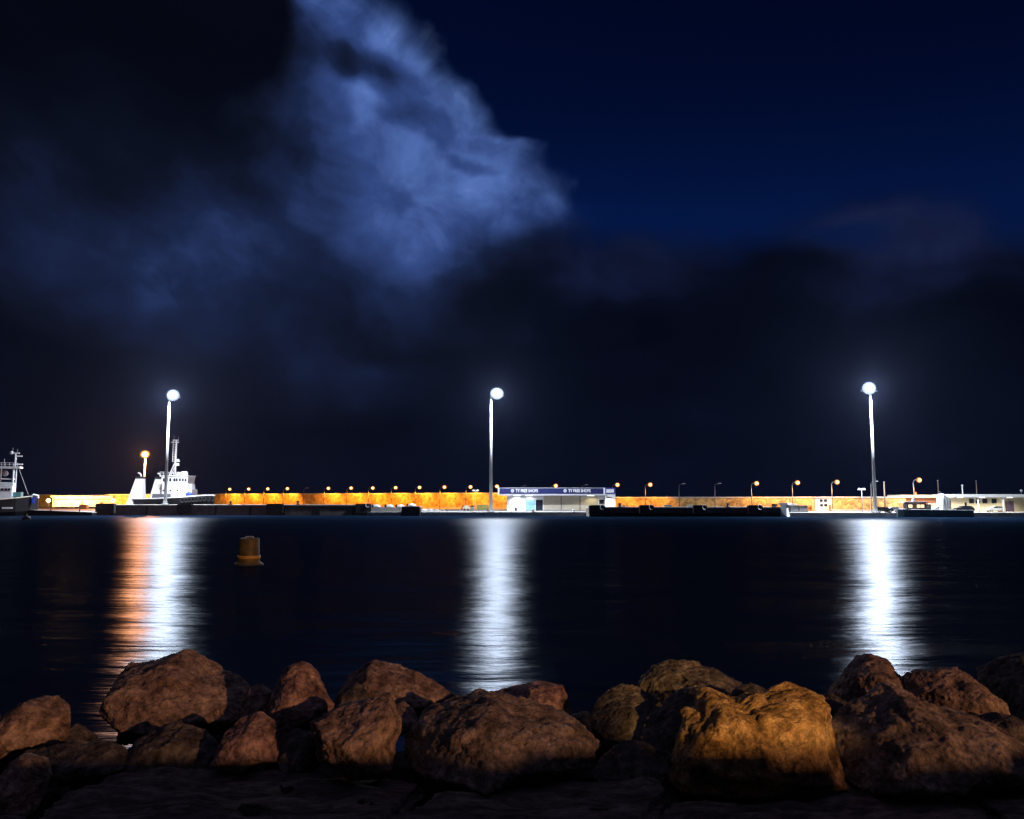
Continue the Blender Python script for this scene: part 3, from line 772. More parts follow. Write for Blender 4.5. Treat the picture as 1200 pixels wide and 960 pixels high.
# tube lights under the canopy
for px in (606, 620, 692):
    MB().span((sx(px-4), -1.4, sz(580.75)-.12), (sx(px+4), -1.2, sz(580.75)-.02)).build('ceiling_light', L_SHOP, t)
light(t, (sx(606), -1.3, sz(582)), 1200, (.88, .95, 1.0), .3, 'SPOT', (R(18), 0, 0), R(140), .5)
light(t, (sx(621), -1.3, sz(582)), 600, (.88, .95, 1.0), .3, 'SPOT', (R(18), 0, 0), R(140), .5)
light(t, (sx(694), -2.2, sz(582)), 500, (1.0, .85, .5), .25, 'SPOT', (R(18), 0, 0), R(140), .5)
light(t, (sx(713), -3.6, sz(584)), 500, (.92, .95, 1.0), .25, 'SPOT', (R(18), 0, 0), R(140), .5)
t = thing('floor_sign', (WX(604.5, 256.5), 256.5, GZ), 'tiny dark folding sign at the shop entrance', 'sign')
MB().box((0, -.15, .45), (.7, .05, .9), 0, 0, R(-12)).build('board', darkm, t); MB().box((0, .15, .45), (.7, .05, .9), 0, 0, R(12)).build('board', darkm, t)

# objects on the apron left of the shop
D = 262
t = thing('rubbish_skip', (WX(565.5, D), D, GZ), 'olive yellow rubbish skip left of the central mast', 'skip')
MB().prism([(-1.7, .25), (1.7, .25), (1.95, 1.7), (-1.95, 1.7)], 0, 1.6).build('skip_body', skipm, t)
MB().span((-2.0, -.06, 1.71), (2.0, 1.66, 1.82)).build('rim', skipm, t)
for x in (-1, -.35, .35, 1): MB().span((x-.06, -.07, .3), (x+.06, -.005, 1.68)).build('rib', skipm, t)
for x in (-1.3, 1.3): MB().tube((x, .2, .13), (x, 1.4, .13), .13).build('roller', darkm, t)
MB().span((2.05, .2, 0), (2.5, .8, 1.5)).build('end_post', darkm, t)
t = thing('litter_bin', (WX(553.7, 261), 261, GZ), 'small grey litter bin between the covered trailer and the skip', 'bin')
MB().lathe([(.45, .05), (.5, 1.15), (.52, 1.2)], n=14).build('bin_body', steel, t, True); MB().lathe([(.55, 1.2), (.5, 1.45), (.1, 1.6)], n=14).build('lid', darkm, t, True)
t = thing('covered_trailer', (WX(545, 264), 264, GZ), 'small trailer under a cream cover with a red front on the apron', 'trailer')
MB().loft([[(x, y, z) for y, z in ((0, .35), (0, h*.8), (.5, h), (1.3, h), (1.8, h*.8), (1.8, .35))] for x, h in ((-.7, 1.1), (0, 1.65), (1.0, 1.55), (1.6, .9))]).build('cover', creamp, t)
MB().span((-1.3, .3, .3), (-.72, 1.5, .85)).build('front_box', redp, t)
for x in (-.2, .9): MB().tube((x, -.05, .3), (x, .2, .3), .3, n=14).build('wheel', rubber, t)
MB().span((-.9, .5, 1.2), (-.6, 1.2, 1.5)).build('lamp_box', darkm, t)
# central mast foot box
t = thing('electric_box', (WX(573.0, 237), 237, GZ), 'small dark electric box at the foot of the central mast', 'cabinet')
MB().span((-.5, 0, 0), (.5, .6, .8)).build('box_body', darkm, t, bevel=.03); MB().span((-.44, -.03, .08), (.44, -.004, .72)).build('door', steel, t)

# kiosk with windows by the right wall
D = DL(965)+1.6
t = thing('pale_kiosk', (WX(965, D), D, GZ), 'pale kiosk with small dark windows against the right sea wall', 'kiosk')
H = WZ(583, D)-GZ
MB().span((-2.2*1.05, 0, 0), (2.4*1.05, 3.0, H-.2)).build('wall', creamp, t)
MB().span((-2.5, -.25, H-.197), (2.7, 3.1, H)).build('roof', conc, t)
for x in (-.6, .6):
    for z in (H-2.6, H-1.3): MB().span((x-.42, -.06, z), (x+.42, -.004, z+.75)).build('window', glassd, t)
MB().span((1.4, -.06, .0), (2.2, -.004, 1.9)).build('door', brownw, t)

# white low kerb units on the pier apron (right)
for px, wd, lab in ((783, 9.5, 'pale concrete kerb unit between the second and third blocks right of the shop'), (731, 4, 'short pale kerb unit beside the thick bollard right of the shop'), (810, 9, 'pale concrete kerb unit left of the third block right of the shop')):
    D = 229; t = thing('kerb_unit', (WX(px, D), D, 2.45), lab, 'kerb unit')
    k = wd*.229/2
    MB().prism([(-k, 0), (k, 0), (k-.1, .5), (-k+.1, .5)], 0, .6).build('unit', conc, t, bevel=.04)
    for s in (-1, 1): MB().path([(s*k*.5-.12, .3, .5), (s*k*.5-.12, .3, .66), (s*k*.5+.12, .3, .66), (s*k*.5+.12, .3, .5)], .03, 6).build('lifting_eye', steel, t)

# ------------------------------------------------------------------ boats
def hull(stations, name, mat, parent, zl=-.8):
    secs = []
    for x, hb, zd in stations:
        secs.append([(x, -hb*.45, zl), (x, -hb*.9, zl+(zd-zl)*.35), (x, -hb, zd), (x, hb, zd), (x, hb*.9, zl+(zd-zl)*.35), (x, hb*.45, zl)])
    return MB().loft(secs).build(name, mat, parent)
# the tug
D = 264
t = thing('harbour_tug', (WX(205, D), D, 0), 'white harbour tug with two funnels moored behind the long pier', 'tug')
def tx(px): return WX(px, D)-WX(205, D)
def tz(py): return WZ(py, D)
st = [(tx(158), 3.0, tz(585.5)), (tx(164), 4.0, tz(585)), (tx(190), 4.4, tz(584.6)), (tx(215), 4.3, tz(583.2)), (tx(235), 3.4, tz(581.6)), (tx(245), 1.9, tz(580.8)), (tx(250.6), .5, tz(581.0))]
hl = hull(st, 'hull', hullm, t)
m = MB()
for (a, b) in zip(st, st[1:]):
    for sg in (-1, 1): m.tube((a[0], sg*a[1], a[2]+.06), (b[0], sg*b[1], b[2]+.06), .2, n=8)
m.build('gunwale', white, hl)
for k in range(9):
    f = k/8; px = 220+30*f; i = 4 if px < 235 else 5 if px < 245 else 6
    a, b = st[i-1], st[i]; g = (tx(px)-a[0])/(b[0]-a[0]); y = a[1]+(b[1]-a[1])*g; z = a[2]+(b[2]-a[2])*g
    mm = MB(); n = 14
    for q_ in range(n):
        t0, t1 = 2*math.pi*q_/n, 2*math.pi*(q_+1)/n
        mm.tube((tx(px)+.55*math.cos(t0), -y-.15, z-1.0+.6*math.sin(t0)), (tx(px)+.55*math.cos(t1), -y-.15, z-1.0+.6*math.sin(t1)), .2, n=7)
    mm.build('tyre_fender', rubber, hl)
def funnel(p, yoff):
    (a0, a1, ya), (b0, b1, yb) = p
    f = MB().loft([[(tx(a0), yoff-.9, tz(ya)), (tx(a1), yoff-.9, tz(ya)), (tx(a1), yoff+.9, tz(ya)), (tx(a0), yoff+.9, tz(ya))],
                   [(tx(b0), yoff-1.4, tz(yb)), (tx(b1), yoff-1.4, tz(yb)), (tx(b1), yoff+1.4, tz(yb)), (tx(b0), yoff+1.4, tz(yb))]]).build('funnel', white, t)
    MB().span((tx(a0)-.08, yoff-1.0, tz(ya)+.01), (tx(a1)+.08, yoff+1.0, tz(ya-2.4))).build('funnel_cap', darkm, f)
    c = (tx(a0)+tx(a1))/2-.1; z = tz(ya-2.4)
    MB().path([(c+.3, yoff, z-.1), (c+.25, yoff, z+.5), (c-.1, yoff, z+.95), (c-.7, yoff, z+1.15)], .24, 8).build('exhaust_pipe', white, f, True)
funnel(((162.8, 171, 561.3), (153.5, 172.5, 592)), -2.2)
funnel(((178.8, 187, 561.3), (173.5, 189, 584.5)), 2.0)
dk = MB().loft([[(tx(194), y, tz(584)) for y in (-3.2, 3.2)]+[(tx(224.5), y, tz(583)) for y in (3.2, -3.2)], [(tx(194), y, tz(567)) for y in (-3.2, 3.2)]+[(tx(223), y, tz(567)) for y in (3.2, -3.2)]]).build('deckhouse', white, t)
for px in (196, 204, 212): MB().tube((tx(px), -3.25, tz(575)), (tx(px), -3.2, tz(575)), .28, n=12).build('porthole', glassd, dk)
wh = MB().loft([[(tx(192.6), -2.9, tz(567)), (tx(222.5), -2.9, tz(567)), (tx(222.5), 2.9, tz(567)), (tx(192.6), 2.9, tz(567))],
                [(tx(192.6), -3.0, tz(558.5)), (tx(223.5), -3.0, tz(558.5)), (tx(223.5), 3.0, tz(558.5)), (tx(192.6), 3.0, tz(558.5))]]).build('wheelhouse', white, t)
for px in (195.5, 199.2, 203, 207.6, 210.4, 214.2, 217.6, 220.8):
    MB().box((tx(px), -3.0, tz(562.6)), (.62, .12, .95)).build('window', glassd, wh)
MB().span((tx(192), -3.3, tz(558.4)), (tx(224), 3.3, tz(557.6))).build('wheelhouse_roof', white, wh)
m = MB()
for i in range(9): x = tx(191+i*3.9); m.tube((x, -3.1, tz(557.6)), (x, -3.1, tz(553.8)), .05, n=6)
m.tube((tx(191), -3.1, tz(553.8)), (tx(222.2), -3.1, tz(553.8)), .05, n=6).tube((tx(191), -3.1, tz(555.6)), (tx(222.2), -3.1, tz(555.6)), .04, n=6)
m.build('railing', white, t)
MB().box((tx(216.5), -1, tz(555.6)), (1.5, 1.6, 1.5)).build('searchlight_box', white, t, bevel=.15)
MB().lathe([(.5, 0), (.6, .5), (.3, 1.0), (.02, 1.1)], (tx(209), -1, tz(557.6)), 12).build('radar_dome', white, t, True)
MB().span((tx(222), -2.4, tz(582)), (tx(227.5), 2.4, tz(573.5))).build('fore_house', white, t, bevel=.12)
m = MB()
for i in range(4): x = tx(222.6+i*1.6); m.tube((x, -2.45, tz(573.5)), (x, -2.45, tz(567.5)), .05, n=6)
m.tube((tx(222.6), -2.45, tz(567.5)), (tx(227.4), -2.45, tz(567.5)), .05, n=6).tube((tx(222.6), -2.45, tz(570.5)), (tx(227.4), -2.45, tz(570.5)), .05, n=6)
m.build('railing', white, t)
MB().span((tx(184), -3.9, tz(584.8)), (tx(205), -3.3, tz(579))).build('towing_winch', pbr('deck_grey', (.12, .13, .14), .6), t, bevel=.1)
MB().ball((tx(226), -3.3, tz(580)), 1.0, (1.15, .5, .9), 3).build('blue_cover', bluet, t, True)
mm = MB().tube((tx(203.8), 0, tz(557)), (tx(203.8), 0, tz(515.5)), .27, .2, 10)
ms = mm.build('mast', white, t, True)
m = MB().tube((tx(200.6), -.4, tz(541)), (tx(200.6), -.4, tz(515.5)), .08, n=6)
for i in range(13): y = 541-2*i; m.tube((tx(200.6), -.4, tz(y)), (tx(203.6), -.1, tz(y)), .06, n=6)
m.build('mast_ladder', white, ms)
m = MB().tube((tx(197), 0, tz(557)), (tx(203.4), 0, tz(541)), .12).tube((tx(199), 0, tz(557)), (tx(203.4), 0, tz(546)), .1).build('mast_stay', white, ms)
for y, a, b in ((540.6, 203, 209), (545.2, 203.5, 208.5), (518.5, 198.5, 207), (516, 200, 206.5)):
    MB().box(((tx(a)+tx(b))/2, -.3, tz(y)), (tx(b)-tx(a), .3, .32)).build('yard', white, ms)
for y in (539.2, 543.8): MB().ball((tx(207), -.4, tz(y)), .38, (1.2, 1, .8)).build('nav_lamp', white, ms, True)
m = MB().tube((tx(201), 0, tz(515.5)), (tx(201), 0, tz(510.5)), .04).tube((tx(206), 0, tz(516)), (tx(206), 0, tz(511.8)), .04).build('aerial', steel, ms)

# the boat at the left edge
D = 234
t = thing('workboat', (WX(7, D), D, 0), 'white wheelhouse workboat cut off by the left edge of the picture', 'boat', None, R(20))
def bx(px): return WX(px, D)-WX(10, D)
def bz(py): return WZ(py, D)
st = [(bx(-70), 2.8, bz(588)), (bx(-40), 3.4, bz(588)), (bx(0), 3.4, bz(586.5)), (bx(22), 2.6, bz(584)), (bx(36), 1.3, bz(582)), (bx(43.5), .3, bz(581))]
hl = hull(st, 'hull', hullm, t)
m = MB()
for (a, b) in zip(st, st[1:]):
    for sg in (-1, 1): m.tube((a[0], sg*a[1], a[2]+.05), (b[0], sg*b[1], b[2]+.05), .16, n=8)
m.build('gunwale', creamp, hl)
MB().span((bx(9), -3.47, bz(596.2)), (bx(19.5), -3.3, bz(594.3))).build('name_board', white, hl)
dk = MB().span((bx(-30), -2.4, bz(586)), (bx(17.5), 2.4, bz(570.5))).build('deckhouse', white, t, bevel=.1)
MB().span((bx(4), -2.2, bz(570.4)), (bx(16.5), 2.2, bz(565.5))).build('upper_house', white, t, bevel=.1)
for px in (3.6, 7.4, 11, 14.4): MB().box((bx(px), -2.42, bz(573.8)), (.52, .1, .62)).build('window', glassd, dk)
MB().span((bx(-5), -2.45, bz(581.5)), (bx(5), -2.38, bz(576.5))).build('door', glassd, dk)
MB().span((bx(17.4), -1.7, bz(583)), (bx(26), 1.7, bz(576.8))).build('fore_rail_box', pbr('teal_glass', (.1, .25, .27), .3), t)
MB().span((bx(-25), -2.3, bz(549)), (bx(23.8), 2.3, bz(546.9))).build('top_deck', white, t)
for px in (-20, 1.5, 17.2):
    MB().tube((bx(px), -1.9, bz(570.4)), (bx(px), -1.9, bz(549)), .26 if px > 10 else .16).build('deck_post', white, t)
    MB().tube((bx(px), 1.9, bz(570.4)), (bx(px), 1.9, bz(549)), .16).build('deck_post', white, t)
MB().span((bx(2), -2, bz(562.0)), (bx(16.5), 2, bz(560.8))).build('mid_shelf', white, t)
MB().ball((bx(8.5), -1.2, bz(555)), .75, (1, 1, 1.1)).build('searchlight', steel, t, True)
ms = MB().tube((bx(17), 0, bz(547)), (bx(17), 0, bz(530.5)), .26, .22).build('mast', white, t, True)
for y, a, b in ((531, 11.5, 21), (534.5, 17, 24), (544, 16, 25)):
    MB().box(((bx(a)+bx(b))/2, 0, bz(y)), (bx(b)-bx(a), .4, .34)).build('yard', white, ms)
MB().ball((bx(12.6), 0, bz(530.5)), .45, (1, 1, 1.1)).build('radar_dome', white, ms, True)
MB().tube((bx(13.7), 0, bz(530)), (bx(13.7), 0, bz(525)), .05).tube((bx(18.5), 0, bz(530)), (bx(18.5), 0, bz(526)), .05).build('aerial', steel, ms)
m = MB()
for i in range(12): x = bx(-24+i*4.1); m.tube((x, -2.2, bz(546.9)), (x, -2.2, bz(542.8)), .05, n=6)
m.tube((bx(-24), -2.2, bz(542.8)), (bx(21.5), -2.2, bz(542.8)), .05, n=6).tube((bx(-24), -2.2, bz(544.8)), (bx(21.5), -2.2, bz(544.8)), .04, n=6).build('railing', white, t)
for px in (0.5, 6.5): MB().tube((bx(px), -1, bz(546.9)), (bx(px), -1, bz(538)), .07).build('aerial', steel, t)
MB().tube((bx(21.5), 0, bz(550)), (bx(32.5), 0, bz(579.5)), .05, n=6).build('stay_rope', steel, t)
a = MB().path([(bx(36.5), -1.2, bz(582.5)), (bx(38.5), -1.2, bz(580)), (bx(43.5), -1.2, bz(581)), (bx(43.8), -1.2, bz(584))], .28).build('bow_roller', white, t)
MB().span((bx(37.3), -1.6, bz(590.5)), (bx(40.6), -1.25, bz(583))).build('blue_fender', bluet, t, bevel=.1)
# little fishing skiff in front of the shed
D = 236
t = thing('flat_pontoon', (WX(78, D), D, 0), 'low dark pontoon moored between the left boat and the long pier', 'pontoon')
a, b = WX(36, D)-WX(78, D), WX(111, D)-WX(78, D)
MB().prism([(a, -.4), (b, -.4), (b, .8), (a-.6, 1.5)], -1.3, 1.3).build('pontoon_body', hullm, t)
MB().prism([(a-.5, 1.5), (b, .81), (b, .95), (a-.5, 1.66)], -1.35, 1.35).build('deck', conc, t)
for f in (.35, .8): MB().tube((a+(b-a)*f, -1.1, .8), (a+(b-a)*f, -1.1, 1.7), .14).build('cleat_post', darkm, t)

# moored boat on the right
D = 218.5
t = thing('moored_launch', (WX(1095, D), D, 0), 'grey green moored launch with warm lit cabin windows below the right mast', 'boat')
def rx_(px): return WX(px, D)-WX(1095, D)
def rz_(py): return WZ(py, D)
st = [(rx_(1051), .4, rz_(596.8)), (rx_(1056), 1.3, rz_(597)), (rx_(1066), 1.8, rz_(597.4)), (rx_(1090), 2.0, rz_(597.8)), (rx_(1120), 1.9, rz_(598.2)), (rx_(1137), 1.5, rz_(598.4))]
hl = hull(st, 'hull', hullg, t)
m = MB()
for (a, b) in zip(st, st[1:]):
    m.tube((a[0], -a[1], a[2]+.04), (b[0], -b[1], b[2]+.04), .1, n=8)
m.build('rubbing_strake', steel, hl)
for px in (1063, 1067.5, 1072): MB().tube((rx_(px-3), -1.75, rz_(598)), (rx_(px+1.5), -1.5, rz_(603.5)), .12).build('hull_stripe', darkm, hl)
cb = MB().span((rx_(1060.5), -1.1, rz_(598)), (rx_(1083), 1.1, rz_(589.8))).build('cabin', pbr('mauve_grey_paint', (.16, .13, .15), .5), t, bevel=.05)
for a, b in ((1062, 1066.6), (1072, 1076), (1076.7, 1080.4)):
    MB().span((rx_(a), -1.16, rz_(595)), (rx_(b), -1.105, rz_(591.4))).build('window', L_WIN, cb)
MB().span((rx_(1057), -1.35, rz_(589.7)), (rx_(1084), 1.35, rz_(588))).build('cabin_roof', white, cb, bevel=.08)
MB().loft([[(rx_(1068.5), y, rz_(588)) for y in (-.4, .4)]+[(rx_(1071.5), y, rz_(588)) for y in (.4, -.4)], [(rx_(1070), y, rz_(584)) for y in (-.25, .25)]+[(rx_(1071.8), y, rz_(584)) for y in (.25, -.25)]]).build('roof_fin', white, cb)
MB().span((rx_(1083.3), -1.0, rz_(598)), (rx_(1089), 1.0, rz_(591.2))).build('stern_locker', creamp, t, bevel=.08)
for k in (1096, 1106, 1116, 1126):
    MB().span((rx_(k), -1.3, rz_(598.3)), (rx_(k+2.5), -.4, rz_(597.2))).build('deck_bollard', darkm, t)
light(t, (rx_(1071), -1.9, rz_(593.5)), 12, (1, .75, .4), .2)

# cars
def car(px, D, length, body, kind, label, flip=False, zb=GZ):
    t = thing('parked_car', (WX(px, D), D, zb), label, 'car')
    s = length/4.4; H = {'hatch': 1.5, 'suv': 1.75, 'coupe': 1.4}[kind]
    prof = [(-2.2, .35), (-2.2, .8), (-2.05, .95), (-1.15, 1.03), (-.55, H-.06), (-.2, H), (1.05, H), (1.55, H-.1), (2.05, 1.0), (2.2, .85), (2.2, .35)]
    if kind == 'suv': prof = [(-2.2, .42), (-2.2, .95), (-1.3, 1.1), (-.75, H-.05), (-.4, H), (1.8, H), (2.05, H-.2), (2.2, 1.05), (2.2, .42)]
    f = -1 if flip else 1
    P = [(x*s*f, z*s) for x, z in prof]
    bd = MB().prism(P, -.82*s, .82*s).build('body', body, t, bevel=.06)
    wp = [(-1.0, 1.06), (-.5, H-.13), (.35, H-.13), (.35, 1.06)]
    wq = [(.45, 1.06), (.45, H-.13), (1.1, H-.13), (1.65 if kind != 'suv' else 1.75, 1.06)]
    for pol in (wp, wq):
        MB().prism([(x*s*f, z*s) for x, z in pol], -.835*s, -.822*s).build('window', glassd, bd)
    for x in (-1.4, 1.38):
        for y in (-.8, .8):
            wl = MB().tube((x*s*f, (y-.1)*s, .33*s), (x*s*f, (y+.1)*s, .33*s), .33*s, n=18).build('wheel', rubber, t)
            MB().tube((x*s*f, (y-.12)*s, .33*s), (x*s*f, (y+.12)*s, .33*s), .19*s, n=12).build('rim', silver, wl)
    MB().box((-2.2*s*f, -.55*s, .72*s), (.06, .3*s, .16*s)).build('headlight', white, bd)
    return t
car(1035, 224.5, 4.6, carblk, 'coupe', 'low dark car parked on the quay just left of the launch', True)
car(1045.5, 226, 4.3, silver, 'hatch', 'grey car parked on the quay behind the bow of the launch')
car(1099, 226.5, 4.6, white, 'hatch', 'white car parked behind the stern of the launch')
car(1129, 232, 5.0, carblk, 'hatch', 'dark hatchback parked under the left end of the carport')
car(1166, 235, 4.7, silver, 'hatch', 'silver car parked under the middle of the carport')
t = thing('motor_scooter', (WX(1117.5, 225), 225, GZ), 'white motor scooter parked beside the tall white cover', 'scooter')
for x in (-.62, .62):
    MB().tube((x, -.06, .27), (x, .06, .27), .27, n=16).build('wheel', rubber, t)
MB().prism([(-.5, .35), (.55, .3), (.75, .75), (-.1, .85), (-.2, .45), (-.5, .95), (-.65, .9)], -.16, .16).build('body', white, t)
MB().path([(-.6, 0, .5), (-.45, 0, 1.1)], .05).tube((-.45, -.35, 1.1), (-.45, .35, 1.1), .03).build('handlebar', steel, t)
MB().span((-.05, -.15, .86), (.7, .15, .96)).build('seat', rubber, t)
# tall white cover
D = 224.5
t = thing('boat_cover', (WX(1108.5, D), D, GZ), 'tall white peaked tarpaulin cover between the launch and the carport', 'tarpaulin cover')
k = D/1000
pts = [(-5.5*k, 0), (5.5*k, 0), (5.6*k, WZ(583.5, D)-GZ), (1.0*k, WZ(582.5, D)-GZ), (-2.3*k, WZ(578.3, D)-GZ), (-3.6*k, WZ(583, D)-GZ), (-4.6*k, WZ(588, D)-GZ)]
MB().prism(pts, -.3, 3).build('cover', white, t, bevel=.12)
MB().tube((-2.3*k, .5, WZ(579, D)-GZ), (-5.8*k, .5, WZ(576, D)-GZ), .06).build('pole', steel, t)
for x in (-3, 0, 3): MB().tube((x*k, -.34, .1), (x*k, -.34, WZ(584, D)-GZ), .035).build('rope', steel, t)

# the low cream roofed store and the carport at the right
D = 242
t = thing('low_store', (WX(1080, D), D, GZ), 'low store with a cream roof band at the right end of the sea wall', 'store')
def ox(px): return WX(px, D)-WX(1080, D)
MB().span((ox(1057), 0, 0), (ox(1103), 8, WZ(583.6, D)-GZ)).build('wall', brownw, t)
MB().span((ox(1055.5), -.5, WZ(583.5, D)-GZ), (ox(1104), 8.3, WZ(580, D)-GZ)).build('roof_band', creamp, t)
MB().span((ox(1088), -.04, .05), (ox(1098), -.004, 2.4)).build('door', shutterm, t)
MB().lathe([(.35, 0), (.35, .5), (.22, .6), (.22, .75), (.02, .8)], (ox(1076), 1.2, WZ(580, D)-GZ), 12).build('roof_vent', orangep, t)
MB().span((ox(1076)-.1, 1.1, WZ(580, D)-GZ+.7), (ox(1076)+.1, 1.3, WZ(576.4, D)-GZ)).build('roof_stub', orangep, t)
light(t, (ox(1079), -2.5, WZ(582, D)-GZ-.9), 350, SOD, .3, 'SPOT', (R(18), 0, 0), R(140), .5)
D = 236
t = thing('open_carport', (WX(1160, D), D, GZ), 'long white roofed open carport at the right edge of the quay', 'carport')
def cx_(px): return WX(px, D)-WX(1160, D)
zr0, zr1 = WZ(582.8, D)-GZ, WZ(579.4, D)-GZ
MB().span((cx_(1112), -3, zr0), (cx_(1235), 9, zr1)).build('roof', white, t)
for px in (1140.5, 1169.5, 1199, 1228): MB().tube((cx_(px), -2.6, 0), (cx_(px), -2.6, zr0), .17, n=12).build('column', white, t, True)
m = MB()
for px in (1140.5, 1169.5, 1199): m.tube((cx_(px), -2.6, zr0-1.0), (cx_(px-6), -2.6, zr0-.1), .09).tube((cx_(px), -2.6, zr0-1.0), (cx_(px+6), -2.6, zr0-.1), .09)
m.build('roof_brace', white, t)
bk_ = MB().span((cx_(1112), 5, 0), (cx_(1235), 5.3, zr0-.01)).build('back_wall', creamp, t)
for a, b, y0, y1 in ((1147, 1153, 590, 584.5), (1155, 1160, 590, 584.5), (1163, 1169, 590, 584.5), (1174, 1180, 590, 584.5)):
    MB().span((cx_(a), 4.93, WZ(y0, 241)-GZ), (cx_(b), 4.997, WZ(y1, 241)-GZ)).build('window', glassd, bk_)
MB().span((cx_(1141.5), 4.9, .0), (cx_(1144), 4.997, 2.6)).build('door', glassd, bk_)
MB().span((cx_(1190), 4.0, 0), (cx_(1198), 4.997, 2.9)).build('cupboard', pbr('plum_board', (.06, .04, .08), .6), bk_)
light(t, (cx_(1150), -2.4, zr0-.4), 4500, (1, .93, .75), .4, 'SPOT', (R(18), 0, 0), R(140), .5)
light(t, (cx_(1182), -2.4, zr0-.4), 3600, (1, .93, .75), .4, 'SPOT', (R(18), 0, 0), R(140), .5)
light(t, (cx_(1124), -2.4, zr0-.4), 4200, (1, .95, .82), .4, 'SPOT', (R(18), 0, 0), R(140), .5)
for px in (1124, 1150, 1182): MB().span((cx_(px)-.7, -.7, zr0-.14), (cx_(px)+.7, -.5, zr0-.01)).build('ceiling_light', L_SHOP, t)
t = thing('traffic_cone', (WX(1171.6, 232), 232, GZ), 'small red traffic cone at the foot of a carport column', 'traffic cone')
MB().span((-.25, -.25, 0), (.25, .25, .05)).build('base', rubber, t); MB().lathe([(.19, .05), (.04, .72), (.01, .74)], n=14).build('cone', redp, t, True)

# little dark marker buoy near the left boat, yellow buoy further out
p = onplane(31, 609, 0)
t = thing('marker_float', (p.x, p.y, -.1), 'small dark mooring float on the water below the left boat', 'float')
MB().ball((0, 0, .3), .85, (1, 1, .8), 3).build('float_body', rubber, t, True); MB().tube((0, 0, .8), (0, 0, 1.4), .09).build('ring_stem', steel, t)
p = onplane(291.5, 662.5, 0)
t = thing('mooring_buoy', (p.x, p.y, 0), 'dull yellow drum shaped buoy floating on the dark water', 'buoy')
k = p.y/1000
MB().lathe([(16.2*k, -.4), (16.5*k, .02), (16*k, .12), (12.8*k, .22), (12.6*k, .3), (12.2*k, .5), (11.2*k, 29.5*k), (10.6*k, 31*k), (.05, 31.2*k)], n=36).build('buoy_body', buoym, t, True)
MB().lathe([(12.75*k, .45), (13.1*k, .5), (13.1*k, .62), (12.7*k, .67)], n=36).build('rubbing_band', pbr('buoy_band', (.45, .27, .04), .5), t, True)
MB().lathe([(16.6*k, -.38), (16.75*k, .0), (16.3*k, .09), (15.9*k, .1)], n=36).build('weed_line', rubber, t, True)
MB().path([(-.25, 0, 31*k), (-.25, 0, 31*k+.1), (.25, 0, 31*k+.1), (.25, 0, 31*k)], .04).build('lifting_eye', steel, t)

# =================================================================== FOREGROUND
# rubble bed under the boulders
m = MB(); nx, ny = 60, 40; grid = []
for j in range(ny+1):
    y = 1.6+j*(20-1.6)/ny; row = []
    for i in range(nx+1):
        x = -16+32*i/nx
        z = .42 if y < 14.4 else .42-(y-14.4)*.5
        z += noise.fractal(Vector((x*.9, y*.9, 3)), 1, 2, 4)*.07
        row.append(m.bm.verts.new((x, y, z)))
    grid.append(row)
for j in range(ny):
    for i in range(nx): m.bm.faces.new((grid[j][i], grid[j][i+1], grid[j+1][i+1], grid[j+1][i]))
tag(m.build('ground', pbr('wet_gravel', (.02, .018, .018), 1, 0, .5, 4, .6, 12, 0), smooth=True), 'dark rubble bed under the boulders', None, kind='structure')

GR = rock_mat('wet_rubble', (.012, .011, .012), (.045, .038, .036), (.09, .078, .07))
gb = GR.node_tree.nodes['Principled BSDF']; gb.inputs['Specular IOR Level'].default_value = 0; gb.inputs['Roughness'].default_value = 1
rr_ = random.Random(12); m = MB()
for i in range(450):
    x = rr_.uniform(-11, 11); y = rr_.uniform(9.3, 15.6); r0 = rr_.choice((.07, .1, .14, .2, .27))*rr_.uniform(.8, 1.2)
    z = (.42 if y < 14.4 else .42-(y-14.4)*.5)+noise.fractal(Vector((x*.9, y*.9, 3)), 1, 2, 4)*.07
    Mx = Matrix.Translation((x, y, z+r0*.25)) @ Matrix.Rotation(rr_.uniform(0, 6.28), 4, 'Z') @ Matrix.Rotation(rr_.uniform(-.5, .5), 4, 'X') @ Matrix.Diagonal((1.25, .95, .7, 1))
    g_ = bmesh.ops.create_icosphere(m.bm, subdivisions=2, radius=r0, matrix=Mx)
    for v in g_['verts']:
        c0 = noise.voronoi(v.co*(1.3/r0)*.6)[1][0]; hv = noise.cell_vector(c0*3.1)-Vector((.5, .5, .5))
        v.co += (v.co-Mx.translation)*(hv.x*.55)
tag(m.build('rubble', GR), 'dark wet stones filling the gaps between the boulders', None, kind='stuff')

